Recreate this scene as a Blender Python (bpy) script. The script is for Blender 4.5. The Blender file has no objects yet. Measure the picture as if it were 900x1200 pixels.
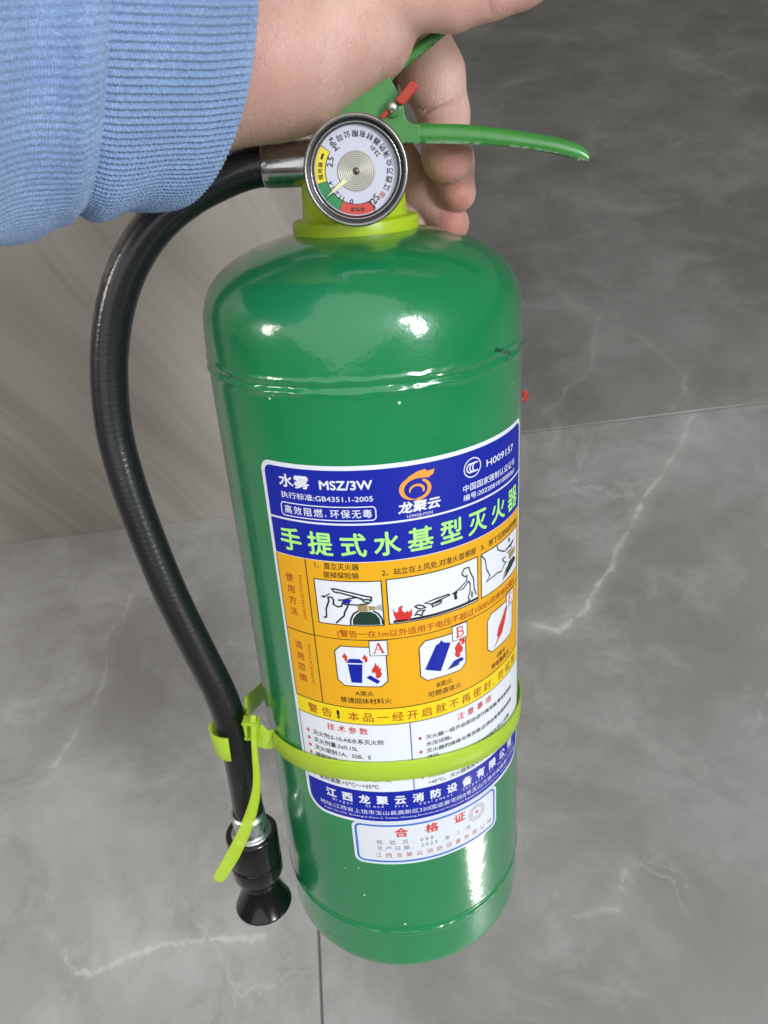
import bpy, bmesh, math, random
import numpy as np
from mathutils import Vector, Matrix
random.seed(4); rng = np.random.default_rng(4)
C = bpy.context.scene.collection
sc = bpy.context.scene

# ------------------------------------------------------------------ frames
# held things are modelled in the bottle's own frame (z along the bottle, y away from the viewer);
# W turns that frame into the room (the bottle hangs tilted in the hand)
F = 901.0
CX, CY = 450.0, 600.0
d = np.array([0.06562825, 0.89912418, 0.43274547]); P = np.array([-0.01396038, -0.14908191, 0.31186773])
Zb = -d
Yb = np.array([0, 0, 1.0]); Yb = Yb - (Yb @ Zb) * Zb; Yb /= np.linalg.norm(Yb)
Xb = np.cross(Yb, Zb)
M = np.stack([Xb, Yb, Zb])
n = np.array([100, 780, 1010.0]); n /= np.linalg.norm(n)
e1 = np.array([1, -0.123, 0.0]); e1 -= (e1 @ n) * n; e1 /= np.linalg.norm(e1)
e2 = np.cross(-n, e1)
RC = np.stack([e1, e2, -n])                 # viewer axes -> room
CAM_H = 0.75
camw = np.array([0, 0, CAM_H])
Wm = Matrix.Identity(4)
_r = RC @ M.T
for i in range(3):
    for j in range(3):
        Wm[i][j] = _r[i, j]
    Wm[i][3] = (camw + RC @ P)[i]
W = Wm
camB = M @ (-P)
def ray(x, y): return np.array([(x - CX) / F, (y - CY) / F, 1.0])
def at(x, y, Y):                            # a point of the bottle frame at depth Y
    r = M @ ray(x, y); t = (Y - camB[1]) / r[1]
    return camB + t * r
def on_floor(x, y, h=0.0):
    r = RC @ ray(x, y); t = (CAM_H - h) / -r[2]
    return np.array([0, 0, CAM_H]) + t * r

# ------------------------------------------------------------------ camera, world, lights
cam = bpy.data.cameras.new('camera'); co = bpy.data.objects.new('camera', cam); C.objects.link(co)
cam.sensor_fit = 'VERTICAL'; cam.sensor_height = 9.6; cam.lens = F / 1200 * 9.6
cam.clip_start = 0.01; cam.clip_end = 100
cm = Matrix.Identity(4)
for i in range(3):
    cm[i][0] = RC[i, 0]; cm[i][1] = -RC[i, 1]; cm[i][2] = -RC[i, 2]; cm[i][3] = camw[i]
co.matrix_world = cm
cam.dof.use_dof = True; cam.dof.focus_distance = 0.335; cam.dof.aperture_fstop = 5.0
sc.camera = co
w = bpy.data.worlds.new('World'); sc.world = w; w.use_nodes = True
bg = w.node_tree.nodes['Background']; bg.inputs[0].default_value = (1.0, 0.95, 0.87, 1); bg.inputs[1].default_value = 0.15
def area(name, dirB, fromB, dist, sx, sy, power, col):
    dv = Vector(dirB).normalized()
    p = Vector(fromB) + dv * dist
    l = bpy.data.lights.new(name, 'AREA'); l.shape = 'RECTANGLE'; l.size = sx; l.size_y = sy; l.energy = power; l.color = col
    o = bpy.data.objects.new(name, l); C.objects.link(o)
    pw = W @ p; dw = (W.to_3x3() @ dv)
    o.rotation_euler = dw.to_track_quat('Z', 'Y').to_euler(); o.location = pw
    return o
def azel(az, el):
    az, el = math.radians(az), math.radians(el)
    return (math.sin(az) * math.cos(el), -math.cos(az) * math.cos(el), math.sin(el))
area('window_light', azel(36, 12), (0.02, -0.06, -0.06), 2.2, 0.42, 0.92, 44, (0.93, 0.97, 1.0))
area('window_light_left', azel(-68, 12), (-0.04, -0.06, -0.06), 2.4, 0.40, 0.60, 13, (1.0, 0.95, 0.88))
def room_light(name, p, target, sx, sy, power, col):
    l = bpy.data.lights.new(name, 'AREA'); l.shape = 'DISK'; l.size = sx; l.energy = power; l.color = col
    o = bpy.data.objects.new(name, l); C.objects.link(o); o.location = p
    o.rotation_euler = (Vector(p) - Vector(target)).to_track_quat('Z', 'Y').to_euler(); return o
room_light('room_bounce', (-0.45, -0.70, 2.0), (-0.02, 0.30, 0.1), 3.4, 3.4, 29, (0.97, 0.985, 1.0))
# the sun through a window falls on the floor to the right, outside the picture: its glint runs down the lower bottle
sl = bpy.data.lights.new('sun_patch', 'SPOT'); sl.energy = 9000; sl.spot_size = math.radians(3.4); sl.spot_blend = .6; sl.shadow_soft_size = .01; sl.color = (1, .97, .92)
so = bpy.data.objects.new('sun_patch', sl); C.objects.link(so); so.location = (1.5, -1.5, 2.1); so.scale = (1, 1, 1)
so.rotation_euler = (Vector(so.location) - Vector((.35, -.18, 0))).to_track_quat('Z', 'Y').to_euler()
sc.view_settings.view_transform = 'Standard'; sc.view_settings.look = 'None'
sc.view_settings.exposure = -0.10; sc.view_settings.gamma = 1.0; sc.view_settings.use_curve_mapping = False
sc.render.engine = 'CYCLES'
sc.cycles.max_bounces = 8; sc.cycles.transparent_max_bounces = 12

# ------------------------------------------------------------------ object helpers
OFF = {}
def thing(name, label, cat, locB=None, loc=None, group=None):
    o = bpy.data.objects.new(name, None); C.objects.link(o); o.empty_display_size = 0.03
    if locB is not None:
        o.matrix_world = W @ Matrix.Translation(Vector(locB)); OFF[o.name] = Vector(locB)
    else:
        o.location = loc or (0, 0, 0); OFF[o.name] = Vector(loc or (0, 0, 0))
    o['label'] = label; o['category'] = cat
    if group: o['group'] = group
    return o
def obj(name, verts, faces, mat, parent=None, smooth=False, kind=None, label=None):
    off = OFF[parent.name] if parent else Vector((0, 0, 0))
    v = np.asarray(verts, dtype=float) - np.array(off)
    me = bpy.data.meshes.new(name); me.from_pydata(v.tolist(), [], [list(map(int, f)) for f in faces])
    if mat: me.materials.append(mat)
    if smooth: me.polygons.foreach_set('use_smooth', [True] * len(me.polygons))
    me.update()
    o = bpy.data.objects.new(name, me); C.objects.link(o)
    if parent: o.parent = parent
    OFF[o.name] = off
    if kind: o['kind'] = kind
    if label: o['label'] = label
    return o
def mod_solid(o, t, off=0):
    m = o.modifiers.new('solid', 'SOLIDIFY'); m.thickness = t; m.offset = off; return o
def mod_bevel(o, wd, seg=2, ang=35):
    m = o.modifiers.new('bevel', 'BEVEL'); m.width = wd; m.segments = seg; m.limit_method = 'ANGLE'; m.angle_limit = math.radians(ang)
    return o
def join(parts):
    V, Fc = [], []
    for v, f in parts:
        b = len(V); V += [tuple(p) for p in v]; Fc += [[i + b for i in q] for q in f]
    return V, Fc
def grid_faces(nu, nv, cu=False, cv=False):
    f = []
    for i in range(nu if cu else nu - 1):
        for j in range(nv if cv else nv - 1):
            a = i * nv + j; b = ((i + 1) % nu) * nv + j; c = ((i + 1) % nu) * nv + (j + 1) % nv; e = i * nv + (j + 1) % nv
            f.append((a, b, c, e))
    return f
def lathe(prof, seg, frame=None, caps=True):
    """prof [(r,z)], frame = (origin, x, y, z axes)"""
    o, ax, ay, az = frame if frame else (np.zeros(3), np.array([1, 0, 0.]), np.array([0, 1, 0.]), np.array([0, 0, 1.]))
    V = []
    for k in range(seg):
        t = 2 * math.pi * k / seg
        for r, z in prof: V.append(o + ax * r * math.cos(t) + ay * r * math.sin(t) + az * z)
    m = len(prof); f = []
    for k in range(seg):
        k2 = (k + 1) % seg
        for j in range(m - 1): f.append((k * m + j, k2 * m + j, k2 * m + j + 1, k * m + j + 1))
    if caps:
        if prof[0][0] > 1e-6: f.append([k * m for k in range(seg)][::-1])
        if prof[-1][0] > 1e-6: f.append([k * m + m - 1 for k in range(seg)])
    return V, f
def frame_dir(o, az, hint=(0, 0, 1)):
    az = np.array(az, float); az /= np.linalg.norm(az); h = np.array(hint, float)
    ax = np.cross(h, az)
    if np.linalg.norm(ax) < 1e-6: ax = np.cross((0, 1, 0), az)
    ax /= np.linalg.norm(ax); ay = np.cross(az, ax)
    return (np.array(o, float), ax, ay, az)
def catmull(pts, nper):
    pts = np.asarray(pts, float); q = np.vstack([2 * pts[0] - pts[1], pts, 2 * pts[-1] - pts[-2]]); out = []
    for i in range(len(pts) - 1):
        p0, p1, p2, p3 = q[i:i + 4]
        for k in range(nper):
            t = k / nper
            out.append(.5 * (2 * p1 + (p2 - p0) * t + (2 * p0 - 5 * p1 + 4 * p2 - p3) * t * t + (3 * p1 - p0 - 3 * p2 + p3) * t ** 3))
    out.append(pts[-1]); return np.array(out)
def frames_along(path, hint=(0, -1, 0)):
    T = np.gradient(path, axis=0); T /= np.linalg.norm(T, axis=1)[:, None]
    N = np.array(hint, float); out = []
    for t in T:
        N = N - (N @ t) * t; N /= np.linalg.norm(N); out.append((t, N, np.cross(t, N)))
    return out
def tube(path, rad, seg=32, caps=True):
    fr = frames_along(path); V = []
    rad = np.broadcast_to(rad, (len(path),))
    for p, (t, a, b), r in zip(path, fr, rad):
        for k in range(seg):
            an = 2 * math.pi * k / seg; V.append(p + r * (a * math.cos(an) + b * math.sin(an)))
    f = [tuple(reversed(q)) for q in grid_faces(len(path), seg, False, True)]
    if caps: f += [list(range(seg)), [len(path) * seg - 1 - k for k in range(seg)]]
    return V, f
def extrude(poly, fn, d0, d1):
    """2D polygon swept from depth d0 to d1; fn(x,y,depth)->point"""
    m = len(poly)
    V = [fn(x, y, d0) for x, y in poly] + [fn(x, y, d1) for x, y in poly]
    f = [list(range(m)), list(range(2 * m - 1, m - 1, -1))] + [(i, i + m, (i + 1) % m + m, (i + 1) % m) for i in range(m)]
    return V, f

# ------------------------------------------------------------------ material helpers
def mat(name, col=(.5, .5, .5), rough=.5, metal=0.0, coat=0.0, spec=.5, sss=0.0):
    m = bpy.data.materials.new(name); m.use_nodes = True
    b = m.node_tree.nodes['Principled BSDF']
    b.inputs['Base Color'].default_value = (*col, 1); b.inputs['Roughness'].default_value = rough; b.inputs['Metallic'].default_value = metal
    b.inputs['Coat Weight'].default_value = coat; b.inputs['Coat Roughness'].default_value = .06; b.inputs['Specular IOR Level'].default_value = spec
    b.inputs['Subsurface Weight'].default_value = sss
    return m
class NT:
    def __init__(s, m): s.m = m; s.t = m.node_tree; s.b = s.t.nodes.get('Principled BSDF')
    def n(s, ty, ins=None, **kw):
        q = s.t.nodes.new(ty)
        for k, v in kw.items(): setattr(q, k, v)
        for k, v in (ins or {}).items(): s.set(q.inputs[k], v)
        return q
    def set(s, i, v):
        if isinstance(v, bpy.types.NodeSocket): s.t.links.new(v, i)
        else: i.default_value = v
    def coord(s, which='Object'): return s.n('ShaderNodeTexCoord').outputs[which]
    def geo(s): return s.n('ShaderNodeNewGeometry').outputs['Position']
    def noise(s, vec, scale, detail=4, rough=.55, dist=0): return s.n('ShaderNodeTexNoise', {'Vector': vec, 'Scale': scale, 'Detail': detail, 'Roughness': rough, 'Distortion': dist}).outputs
    def math(s, op, a, b=0.0, c=0.0, clamp=False):
        q = s.n('ShaderNodeMath', operation=op, use_clamp=clamp); s.set(q.inputs[0], a); s.set(q.inputs[1], b); s.set(q.inputs[2], c); return q.outputs[0]
    def vmath(s, op, a, b=(0, 0, 0)):
        q = s.n('ShaderNodeVectorMath', operation=op); s.set(q.inputs[0], a)
        if op == 'SCALE': s.set(q.inputs['Scale'], b)
        else: s.set(q.inputs[1], b)
        return q.outputs['Value' if op in ('DOT_PRODUCT', 'LENGTH', 'DISTANCE') else 'Vector']
    def ramp(s, f, stops):
        q = s.n('ShaderNodeValToRGB'); s.set(q.inputs[0], f); e = q.color_ramp.elements
        while len(e) < len(stops): e.new(.5)
        for el, (p, c) in zip(e, stops): el.position = p; el.color = (*c, 1) if len(c) == 3 else c
        return q.outputs[0]
    def maprange(s, f, a, b, c=0., d_=1., smooth=True):
        q = s.n('ShaderNodeMapRange', interpolation_type='SMOOTHSTEP' if smooth else 'LINEAR'); s.set(q.inputs[0], f)
        for k, v in zip((1, 2, 3, 4), (a, b, c, d_)): s.set(q.inputs[k], v)
        return q.outputs[0]
    def mix(s, f, a, b, mode='MIX'):
        q = s.n('ShaderNodeMix', data_type='RGBA', blend_type=mode); s.set(q.inputs[0], f)
        for i, v in ((6, a), (7, b)): s.set(q.inputs[i], (*v, 1) if isinstance(v, tuple) and len(v) == 3 else v)
        return q.outputs[2]
    def mapping(s, vec, rot=(0, 0, 0), scale=(1, 1, 1), loc=(0, 0, 0)): return s.n('ShaderNodeMapping', {'Vector': vec, 'Rotation': rot, 'Scale': scale, 'Location': loc}).outputs[0]
    def bump(s, h, strength, dist, prev=None):
        q = s.n('ShaderNodeBump', {'Height': h, 'Strength': strength, 'Distance': dist})
        if prev is not None: s.set(q.inputs['Normal'], prev)
        return q.outputs[0]
    def out(s, k, v): s.set(s.b.inputs[k], v)

# ------------------------------------------------------------------ materials
def srgb(r, g, b):
    f = lambda c: (c / 255 / 12.92) if c / 255 <= .04045 else ((c / 255 + .055) / 1.055) ** 2.4
    return (f(r), f(g), f(b))
BASE_Z = -0.4185

def m_green_paint():
    m = mat('green_paint', (.012, .235, .085), .28, 0, 1.0); t = NT(m); g = t.coord()
    g = t.vmath('ADD', g, (0, 0, BASE_Z))
    n1 = t.noise(g, 14, 3)[0]
    col = t.mix(t.maprange(n1, .35, .7), (.005, .215, .070), (.008, .25, .080))
    # chips and specks that stay where they are
    pts = SPECKS
    acc = None
    for (p, r) in pts:
        dd = t.vmath('DISTANCE', g, tuple(p)); k = t.maprange(dd, r * .6, r, 1., 0.)
        acc = k if acc is None else t.math('MAXIMUM', acc, k)
    col = t.mix(acc, col, (.75, .78, .74))
    a, b, r = SCRATCH
    ab = tuple(np.array(b) - np.array(a)); L2 = float(np.dot(ab, ab))
    gg = t.vmath('ADD', g, t.vmath('SCALE', t.vmath('ADD', t.noise(g, 160, 2)[1], (-.5, -.5, -.5)), .003))
    h = t.math('DIVIDE', t.vmath('DOT_PRODUCT', t.vmath('SUBTRACT', gg, tuple(a)), ab), L2, clamp=True)
    q = t.vmath('ADD', t.vmath('SCALE', t.n('ShaderNodeCombineXYZ', {0: ab[0], 1: ab[1], 2: ab[2]}).outputs[0], h), tuple(a))
    k = t.maprange(t.vmath('DISTANCE', gg, q), r * .4, r, .85, 0.)
    col = t.mix(k, col, (.004, .03, .012))
    t.out('Base Color', col)
    b1 = t.bump(t.noise(g, 420, 2)[0], .045, .002)
    b2 = t.bump(t.noise(g, 60, 2)[0], .05, .004, b1)
    t.out('Normal', b2); t.set(t.b.inputs['Coat Normal'], b2)
    return m

def un(x, y, r=0.07):
    v = M @ ray(x, y); o = camB
    a = v[0] ** 2 + v[1] ** 2; b = 2 * (v[0] * o[0] + v[1] * o[1]); c = o[0] ** 2 + o[1] ** 2 - r * r
    t = (-b - math.sqrt(b * b - 4 * a * c)) / (2 * a)
    return o + t * v
SPECKS = [(un(427, 1049), .0007), (un(475, 1083), .0008), (un(420, 1017), .0005), (un(405, 1017), .0005), (un(257, 475), .0006), (un(458, 342, .069), .0005), (un(605, 418), .0007), (un(600, 450), .0005), (un(468, 472), .0007), (un(316, 467), .0006), (un(320, 463), .0004), (un(392, 1128 - 35), .0005), (un(560, 1030), .0004)]
SCRATCH = (un(581, 410.5), un(598, 413.5), .0012)

def m_tile():
    m = mat('grey_marble_tile', (.3, .3, .3), .3); t = NT(m); g = t.geo()
    wv = t.vmath('SCALE', t.vmath('ADD', t.noise(g, 6, 4)[1], (-.5, -.5, -.5)), .06)
    gw = t.vmath('ADD', g, wv)
    c1 = t.noise(gw, 3.6, 9, .66, .3)[0]
    c2 = t.noise(t.mapping(gw, (0, 0, .5), (1, 1.35, 1)), 7, 9, .68, .35)[0]
    base = t.mix(t.maprange(c1, .33, .68), (.215, .209, .199), (.315, .310, .303))
    base = t.mix(t.maprange(c2, .46, .70, 0., .75), base, (.385, .38, .373))
    base = t.mix(t.maprange(t.noise(gw, 11, 8, .7, .5)[0], .50, .70, 0., .55), base, (.19, .181, .168))
    # fine random veins
    r1 = t.math('ABSOLUTE', t.math('SUBTRACT', t.noise(gw, 3.4, 7, .62, .9)[0], .5))
    fine = t.math('MULTIPLY', t.maprange(r1, 0., .012, 1., 0.), t.maprange(t.noise(g, 5.5, 2)[0], .5, .7))
    base = t.mix(t.math('MULTIPLY', fine, .40), base, (.47, .47, .455))
    # main veins
    j = t.vmath('SCALE', t.vmath('ADD', t.noise(g, 17, 7, .72)[1], (-.5, -.5, -.5)), .030)
    gj = t.vmath('ADD', g, j)
    acc = None; wv2 = t.maprange(t.noise(g, 26, 4, .7)[0], .35, .65, .5, 1.9)
    for pts, wd, st in VEINS:
        for a, b in zip(pts[:-1], pts[1:]):
            a = on_floor(*a); b = on_floor(*b); ab = b - a; L2 = float(ab @ ab)
            h = t.math('DIVIDE', t.vmath('DOT_PRODUCT', t.vmath('SUBTRACT', gj, tuple(a)), tuple(ab)), L2, clamp=True)
            q = t.vmath('ADD', t.vmath('SCALE', t.n('ShaderNodeCombineXYZ', {0: ab[0], 1: ab[1], 2: ab[2]}).outputs[0], h), tuple(a))
            dd = t.vmath('DISTANCE', gj, q)
            k = t.math('ADD', t.maprange(dd, 0., t.math('MULTIPLY', wv2, wd), st * .72, 0.), t.maprange(dd, 0., wd * 6, st * .20, 0.))
            acc = k if acc is None else t.math('MAXIMUM', acc, k)
    acc = t.math('MULTIPLY', acc, t.maprange(t.noise(g, 11, 5, .7)[0], .36, .60, .42, 1.))
    base = t.mix(acc, base, (.60, .59, .57))
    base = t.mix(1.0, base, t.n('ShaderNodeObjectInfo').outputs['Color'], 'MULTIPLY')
    t.out('Base Color', base)
    t.out('Roughness', t.maprange(t.noise(g, 6, 4)[0], .3, .7, .30, .42))
    t.out('Normal', t.bump(t.noise(g, 160, 3)[0], .04, .002))
    return m
VEINS = [
    ([(813, 486), (793, 525), (770, 566), (751, 589), (743, 614), (722, 639), (715, 668), (697, 692), (690, 710), (660, 735)], .0036, .8),
    ([(804, 440), (802, 461), (788, 481)], .0034, .5),
    ([(699, 372), (698, 399), (692, 433), (662, 456), (660, 468), (638, 484)], .0034, .6),
    ([(630, 733), (657, 739)], .004, .75),
    ([(157, 690), (145, 717), (122, 750), (125, 785), (112, 825), (85, 865), (60, 900)], .0035, .42),
    ([(60, 1100), (90, 1140), (120, 1130), (160, 1115), (200, 1107), (250, 1097), (310, 1095)], .0028, .55),
    ([(735, 1020), (724, 1066), (672, 1071)], .0035, .4),
    ([(790, 60), (830, 80), (870, 95)], .012, .3),
    ([(640, 330), (690, 375), (760, 400), (800, 440)], .006, .22),
]

def m_wood():
    m = mat('taupe_wood_grain', (.2, .17, .15), .42); t = NT(m); g = t.coord()
    q = t.mapping(g, (0, math.radians(17), 0), (1, 1, 1))
    wv = t.vmath('SCALE', t.vmath('ADD', t.noise(q, 3, 2)[1], (-.5, -.5, -.5)), .05)
    q = t.vmath('ADD', q, wv)
    a = t.noise(t.mapping(q, (0, 0, 0), (26, 26, 1.5)), 1.0, 6, .6)[0]
    b = t.noise(t.mapping(q, (0, 0, 0), (110, 110, 2.5)), 1.0, 4, .6)[0]
    c = t.noise(t.mapping(q, (0, 0, 0), (5, 5, 1.2)), 1.0, 3)[0]
    col = t.mix(t.maprange(a, .3, .7), (.31, .272, .245), (.41, .368, .34))
    col = t.mix(t.maprange(b, .4, .75, 0., .25), col, (.20, .17, .15))
    col = t.mix(t.maprange(c, .45, .68, 0., .75), col, (.53, .48, .445))
    t.out('Base Color', col); t.out('Normal', t.bump(b, .06, .001))
    return m

def m_skin():
    m = mat('skin', (.6, .36, .28), .48, 0, 0, .4, .22); t = NT(m); g = t.coord()
    t.b.inputs['Subsurface Radius'].default_value = (1, .35, .18); t.b.inputs['Subsurface Scale'].default_value = .004
    a = t.noise(g, 45, 4)[0]; b = t.noise(g, 160, 3)[0]; c = t.noise(g, 18, 2)[0]
    col = t.mix(t.maprange(a, .35, .68), (.63, .38, .31), (.72, .49, .405))
    col = t.mix(t.maprange(c, .48, .68, 0., .55), col, (.63, .31, .255))
    col = t.mix(t.maprange(b, .5, .75, 0., .25), col, (.55, .30, .24))
    # redder finger pads
    acc = None
    for p, r in PADS:
        k = t.maprange(t.vmath('DISTANCE', t.vmath('ADD', g, tuple(HANDO)), tuple(p)), r * .3, r, .75, 0.)
        acc = k if acc is None else t.math('MAXIMUM', acc, k)
    col = t.mix(acc, col, (.56, .20, .165))
    v1 = t.n('ShaderNodeTexVoronoi', {'Vector': t.mapping(t.vmath('ADD', g, t.vmath('SCALE', t.noise(g, 60, 3)[1], .006)), (0, .55, 0), (1, 1, .38)), 'Scale': 900.}, feature='DISTANCE_TO_EDGE').outputs[0]
    v2 = t.n('ShaderNodeTexVoronoi', {'Vector': t.mapping(t.vmath('ADD', g, t.vmath('SCALE', t.noise(g, 40, 3)[1], .012)), (0, -.5, 0), (1, 1, .16)), 'Scale': 420.}, feature='DISTANCE_TO_EDGE').outputs[0]
    l1 = t.maprange(v1, 0., .10); l2 = t.maprange(v2, 0., .05)
    col = t.mix(t.maprange(l2, 0., 1., .08, 0.), col, (.42, .19, .14))
    def lines(rot, scale, dist, seed):
        q = t.mapping(t.vmath('ADD', g, t.vmath('SCALE', t.vmath('ADD', t.noise(g, 26, 2)[1], (-.5, -.5, -.5)), .012)), rot, (1, 1, 1), (seed, 0, 0))
        wv_ = t.n('ShaderNodeTexWave', {'Vector': q, 'Scale': scale, 'Distortion': dist, 'Detail': 3., 'Detail Scale': 2.}, bands_direction='X').outputs[1]
        return t.math('MULTIPLY', t.maprange(wv_, 0., .16, 1., 0.), t.maprange(t.noise(g, 70, 3)[0], .42, .62))
    la = lines((0, math.radians(-42), 0), 120., 2.2, 0.); lb_ = lines((0, math.radians(-12), 0), 95., 2.5, .3); lc = lines((0, math.radians(38), 0), 150., 3., .7)
    ll = t.math('MAXIMUM', t.math('MAXIMUM', la, lb_), t.math('MULTIPLY', lc, .6))
    col = t.mix(t.math('MULTIPLY', ll, .07), col, (.42, .18, .13))
    t.out('Base Color', col)
    nn = t.bump(t.math('SUBTRACT', 1., ll), .28, .0005); nn = t.bump(l1, .20, .0004, nn); nn = t.bump(l2, .22, .0005, nn); nn = t.bump(b, .12, .0015, nn)
    t.out('Normal', nn)
    return m

def m_knit():
    m = mat('blue_wool', (.2, .33, .66), .9, 0, 0, .15); t = NT(m); g = t.coord()
    t.b.inputs['Sheen Weight'].default_value = .55; t.b.inputs['Sheen Roughness'].default_value = .5; t.b.inputs['Sheen Tint'].default_value = (.75, .85, 1, 1)
    u_ = t.n('ShaderNodeAttribute', attribute_name='stitch_u').outputs['Fac']; v_ = t.n('ShaderNodeAttribute', attribute_name='stitch_v').outputs['Fac']
    jit = t.noise(g, 150, 2)[0]
    vee = t.math('ADD', v_, t.math('MULTIPLY', t.math('ABSOLUTE', t.math('SUBTRACT', t.math('FRACT', u_), .5)), 1.1))
    loop = t.math('SINE', t.math('MULTIPLY', t.math('ADD', vee, t.math('MULTIPLY', jit, .8)), 6.2832))
    loop = t.maprange(loop, -1., .6)
    a = t.noise(t.mapping(g, (0, 0, 0), (.7, 1, 1.4)), 900, 3, .7)[0]; b = t.noise(g, 60, 3)[0]; f = t.noise(g, 1900, 2)[0]
    col = t.mix(t.maprange(a, .3, .7), (.215, .355, .62), (.385, .54, .84))
    col = t.mix(t.maprange(f, .6, .75, 0., .3), col, (.44, .55, .76))
    col = t.mix(t.maprange(b, .4, .7, 0., .25), col, (.13, .22, .45))
    col = t.mix(t.math('MULTIPLY', t.math('SUBTRACT', 1., loop), .30), col, (.085, .16, .36))  # shade between the stitch loops mixed into the wool colour
    t.out('Base Color', col)
    nn = t.bump(loop, .55, .0008); nn = t.bump(a, .4, .0008, nn); nn = t.bump(f, .4, .0005, nn)
    t.out('Normal', nn)
    return m

def m_rubber():
    m = mat('black_rubber', (.012, .012, .014), .40, 0, .7, .35); t = NT(m); g = t.coord()
    b = t.noise(g, 900, 2)[0]; c = t.noise(t.mapping(g, (0, 0, 0), (1, 1, .3)), 130, 5, .7)[0]
    k = t.maprange(t.noise(t.mapping(g, (0, 0, 0), (1, 1, .5)), 260, 4, .8)[0], .45, .62)
    # scuffed stretch on the outer upper bend
    s = t.maprange(t.vmath('DISTANCE', t.vmath('ADD', g, (0, 0, BASE_Z)), tuple(SCUFF)), .006, .034, 1., 0.)
    s = t.math('MULTIPLY', t.math('MULTIPLY', s, k), t.maprange(t.vmath('DOT_PRODUCT', t.n('ShaderNodeNewGeometry').outputs['Normal'], tuple(SCUFFN)), .55, .85))
    dust = t.maprange(t.noise(g, 420, 2)[0], .69, .74, 0., .5)
    col = t.mix(t.math('MAXIMUM', s, dust), (.010, .010, .012), (.10, .097, .085))
    t.out('Base Color', col); t.out('Roughness', t.maprange(c, .3, .7, .34, .46)); t.b.inputs['Coat Roughness'].default_value = .11
    ring = t.n('ShaderNodeTexWave', {'Vector': g, 'Scale': 110., 'Distortion': 1.5}, bands_direction='Z').outputs[1]
    nh = t.bump(ring, .03, .0005, t.bump(b, .08, .001)); t.out('Normal', nh); t.set(t.b.inputs['Coat Normal'], nh)
    return m

def m_lime(name, col, alpha=1.0):
    m = mat(name, col, .38, 0, 0, .5, .0); t = NT(m); t.b.inputs['Alpha'].default_value = alpha
    t.b.inputs['Transmission Weight'].default_value = 0
    t.b.inputs['Subsurface Weight'].default_value = .4; t.b.inputs['Subsurface Scale'].default_value = .003; t.b.inputs['Subsurface Radius'].default_value = (1, 1, .3)
    g = t.coord(); t.out('Normal', t.bump(t.noise(g, 260, 3)[0], .08, .001))
    return m

def m_chrome(name, col=(.62, .61, .6), rough=.16):
    m = mat(name, col, rough, 1.0); t = NT(m); g = t.coord()
    t.out('Roughness', t.maprange(t.noise(g, 300, 3)[0], .3, .7, rough * .7, rough * 1.8))
    return m

def m_lever():
    m = mat('light_green_paint', (.055, .30, .05), .34, 0, .5); t = NT(m); g = t.coord()
    col = t.mix(t.maprange(t.noise(g, 60, 3)[0], .35, .7), (.040, .225, .036), (.052, .26, .046))
    # worn bright edges
    p = t.n('ShaderNodeNewGeometry').outputs['Pointiness']
    col = t.mix(t.math('MULTIPLY', t.maprange(p, .56, .62), t.maprange(t.noise(g, 350, 3)[0], .45, .6)), col, (.6, .7, .58))
    t.out('Base Color', col); t.out('Normal', t.bump(t.noise(g, 350, 2)[0], .05, .001))
    return m

MG = m_green_paint(); MLEV = m_lever()
MCH = m_chrome('chrome'); MCH2 = m_chrome('gauge_steel', (.40, .375, .36), .24); MZN = m_chrome('zinc', (.72, .74, .76), .28)
MBLK = mat('black_plastic', (.004, .004, .005), .20, 0, .3)
MDARK = mat('dark_gasket', (.012, .012, .013), .4)
SCUFF = at(133, 325, 0.0); SCUFFN = tuple((W.to_3x3() @ Vector((-.93, -.25, .25))).normalized())
MRUB = m_rubber()
MCOL = m_lime('lime_collar_plastic', (.45, .61, .02)); MTIE = m_lime('lime_tie_plastic', (.55, .78, .05), .70)
MRED = mat('red_plastic', (.42, .035, .015), .4); MREDT = mat('red_seal', (.45, .03, .03), .5)
ink = {k: mat('print_' + k, c, .48, 0, 0, .4) for k, c in dict(
    white=(.80, .83, .90), blue=(.003, .014, .36), orange=(.84, .42, .010), yellow=(.90, .68, .012), lime=(.45, .95, .22), black=(.012, .012, .014),
    red=(.66, .035, .03), brown=(.44, .05, .012), grey=(.05, .05, .06), green=(.012, .045, .03), tan=(.36, .27, .11), gold=(.85, .36, .05), ltgrey=(.42, .42, .46),
    skyblue=(.015, .17, .62), paper=(.74, .77, .84), dialgreen=(.03, .24, .08), dialyellow=(.85, .68, .03), dialred=(.62, .07, .06), dial=(.60, .61, .71), pencil=(.17, .17, .20), softred=(.52, .09, .08)).items()}

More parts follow.
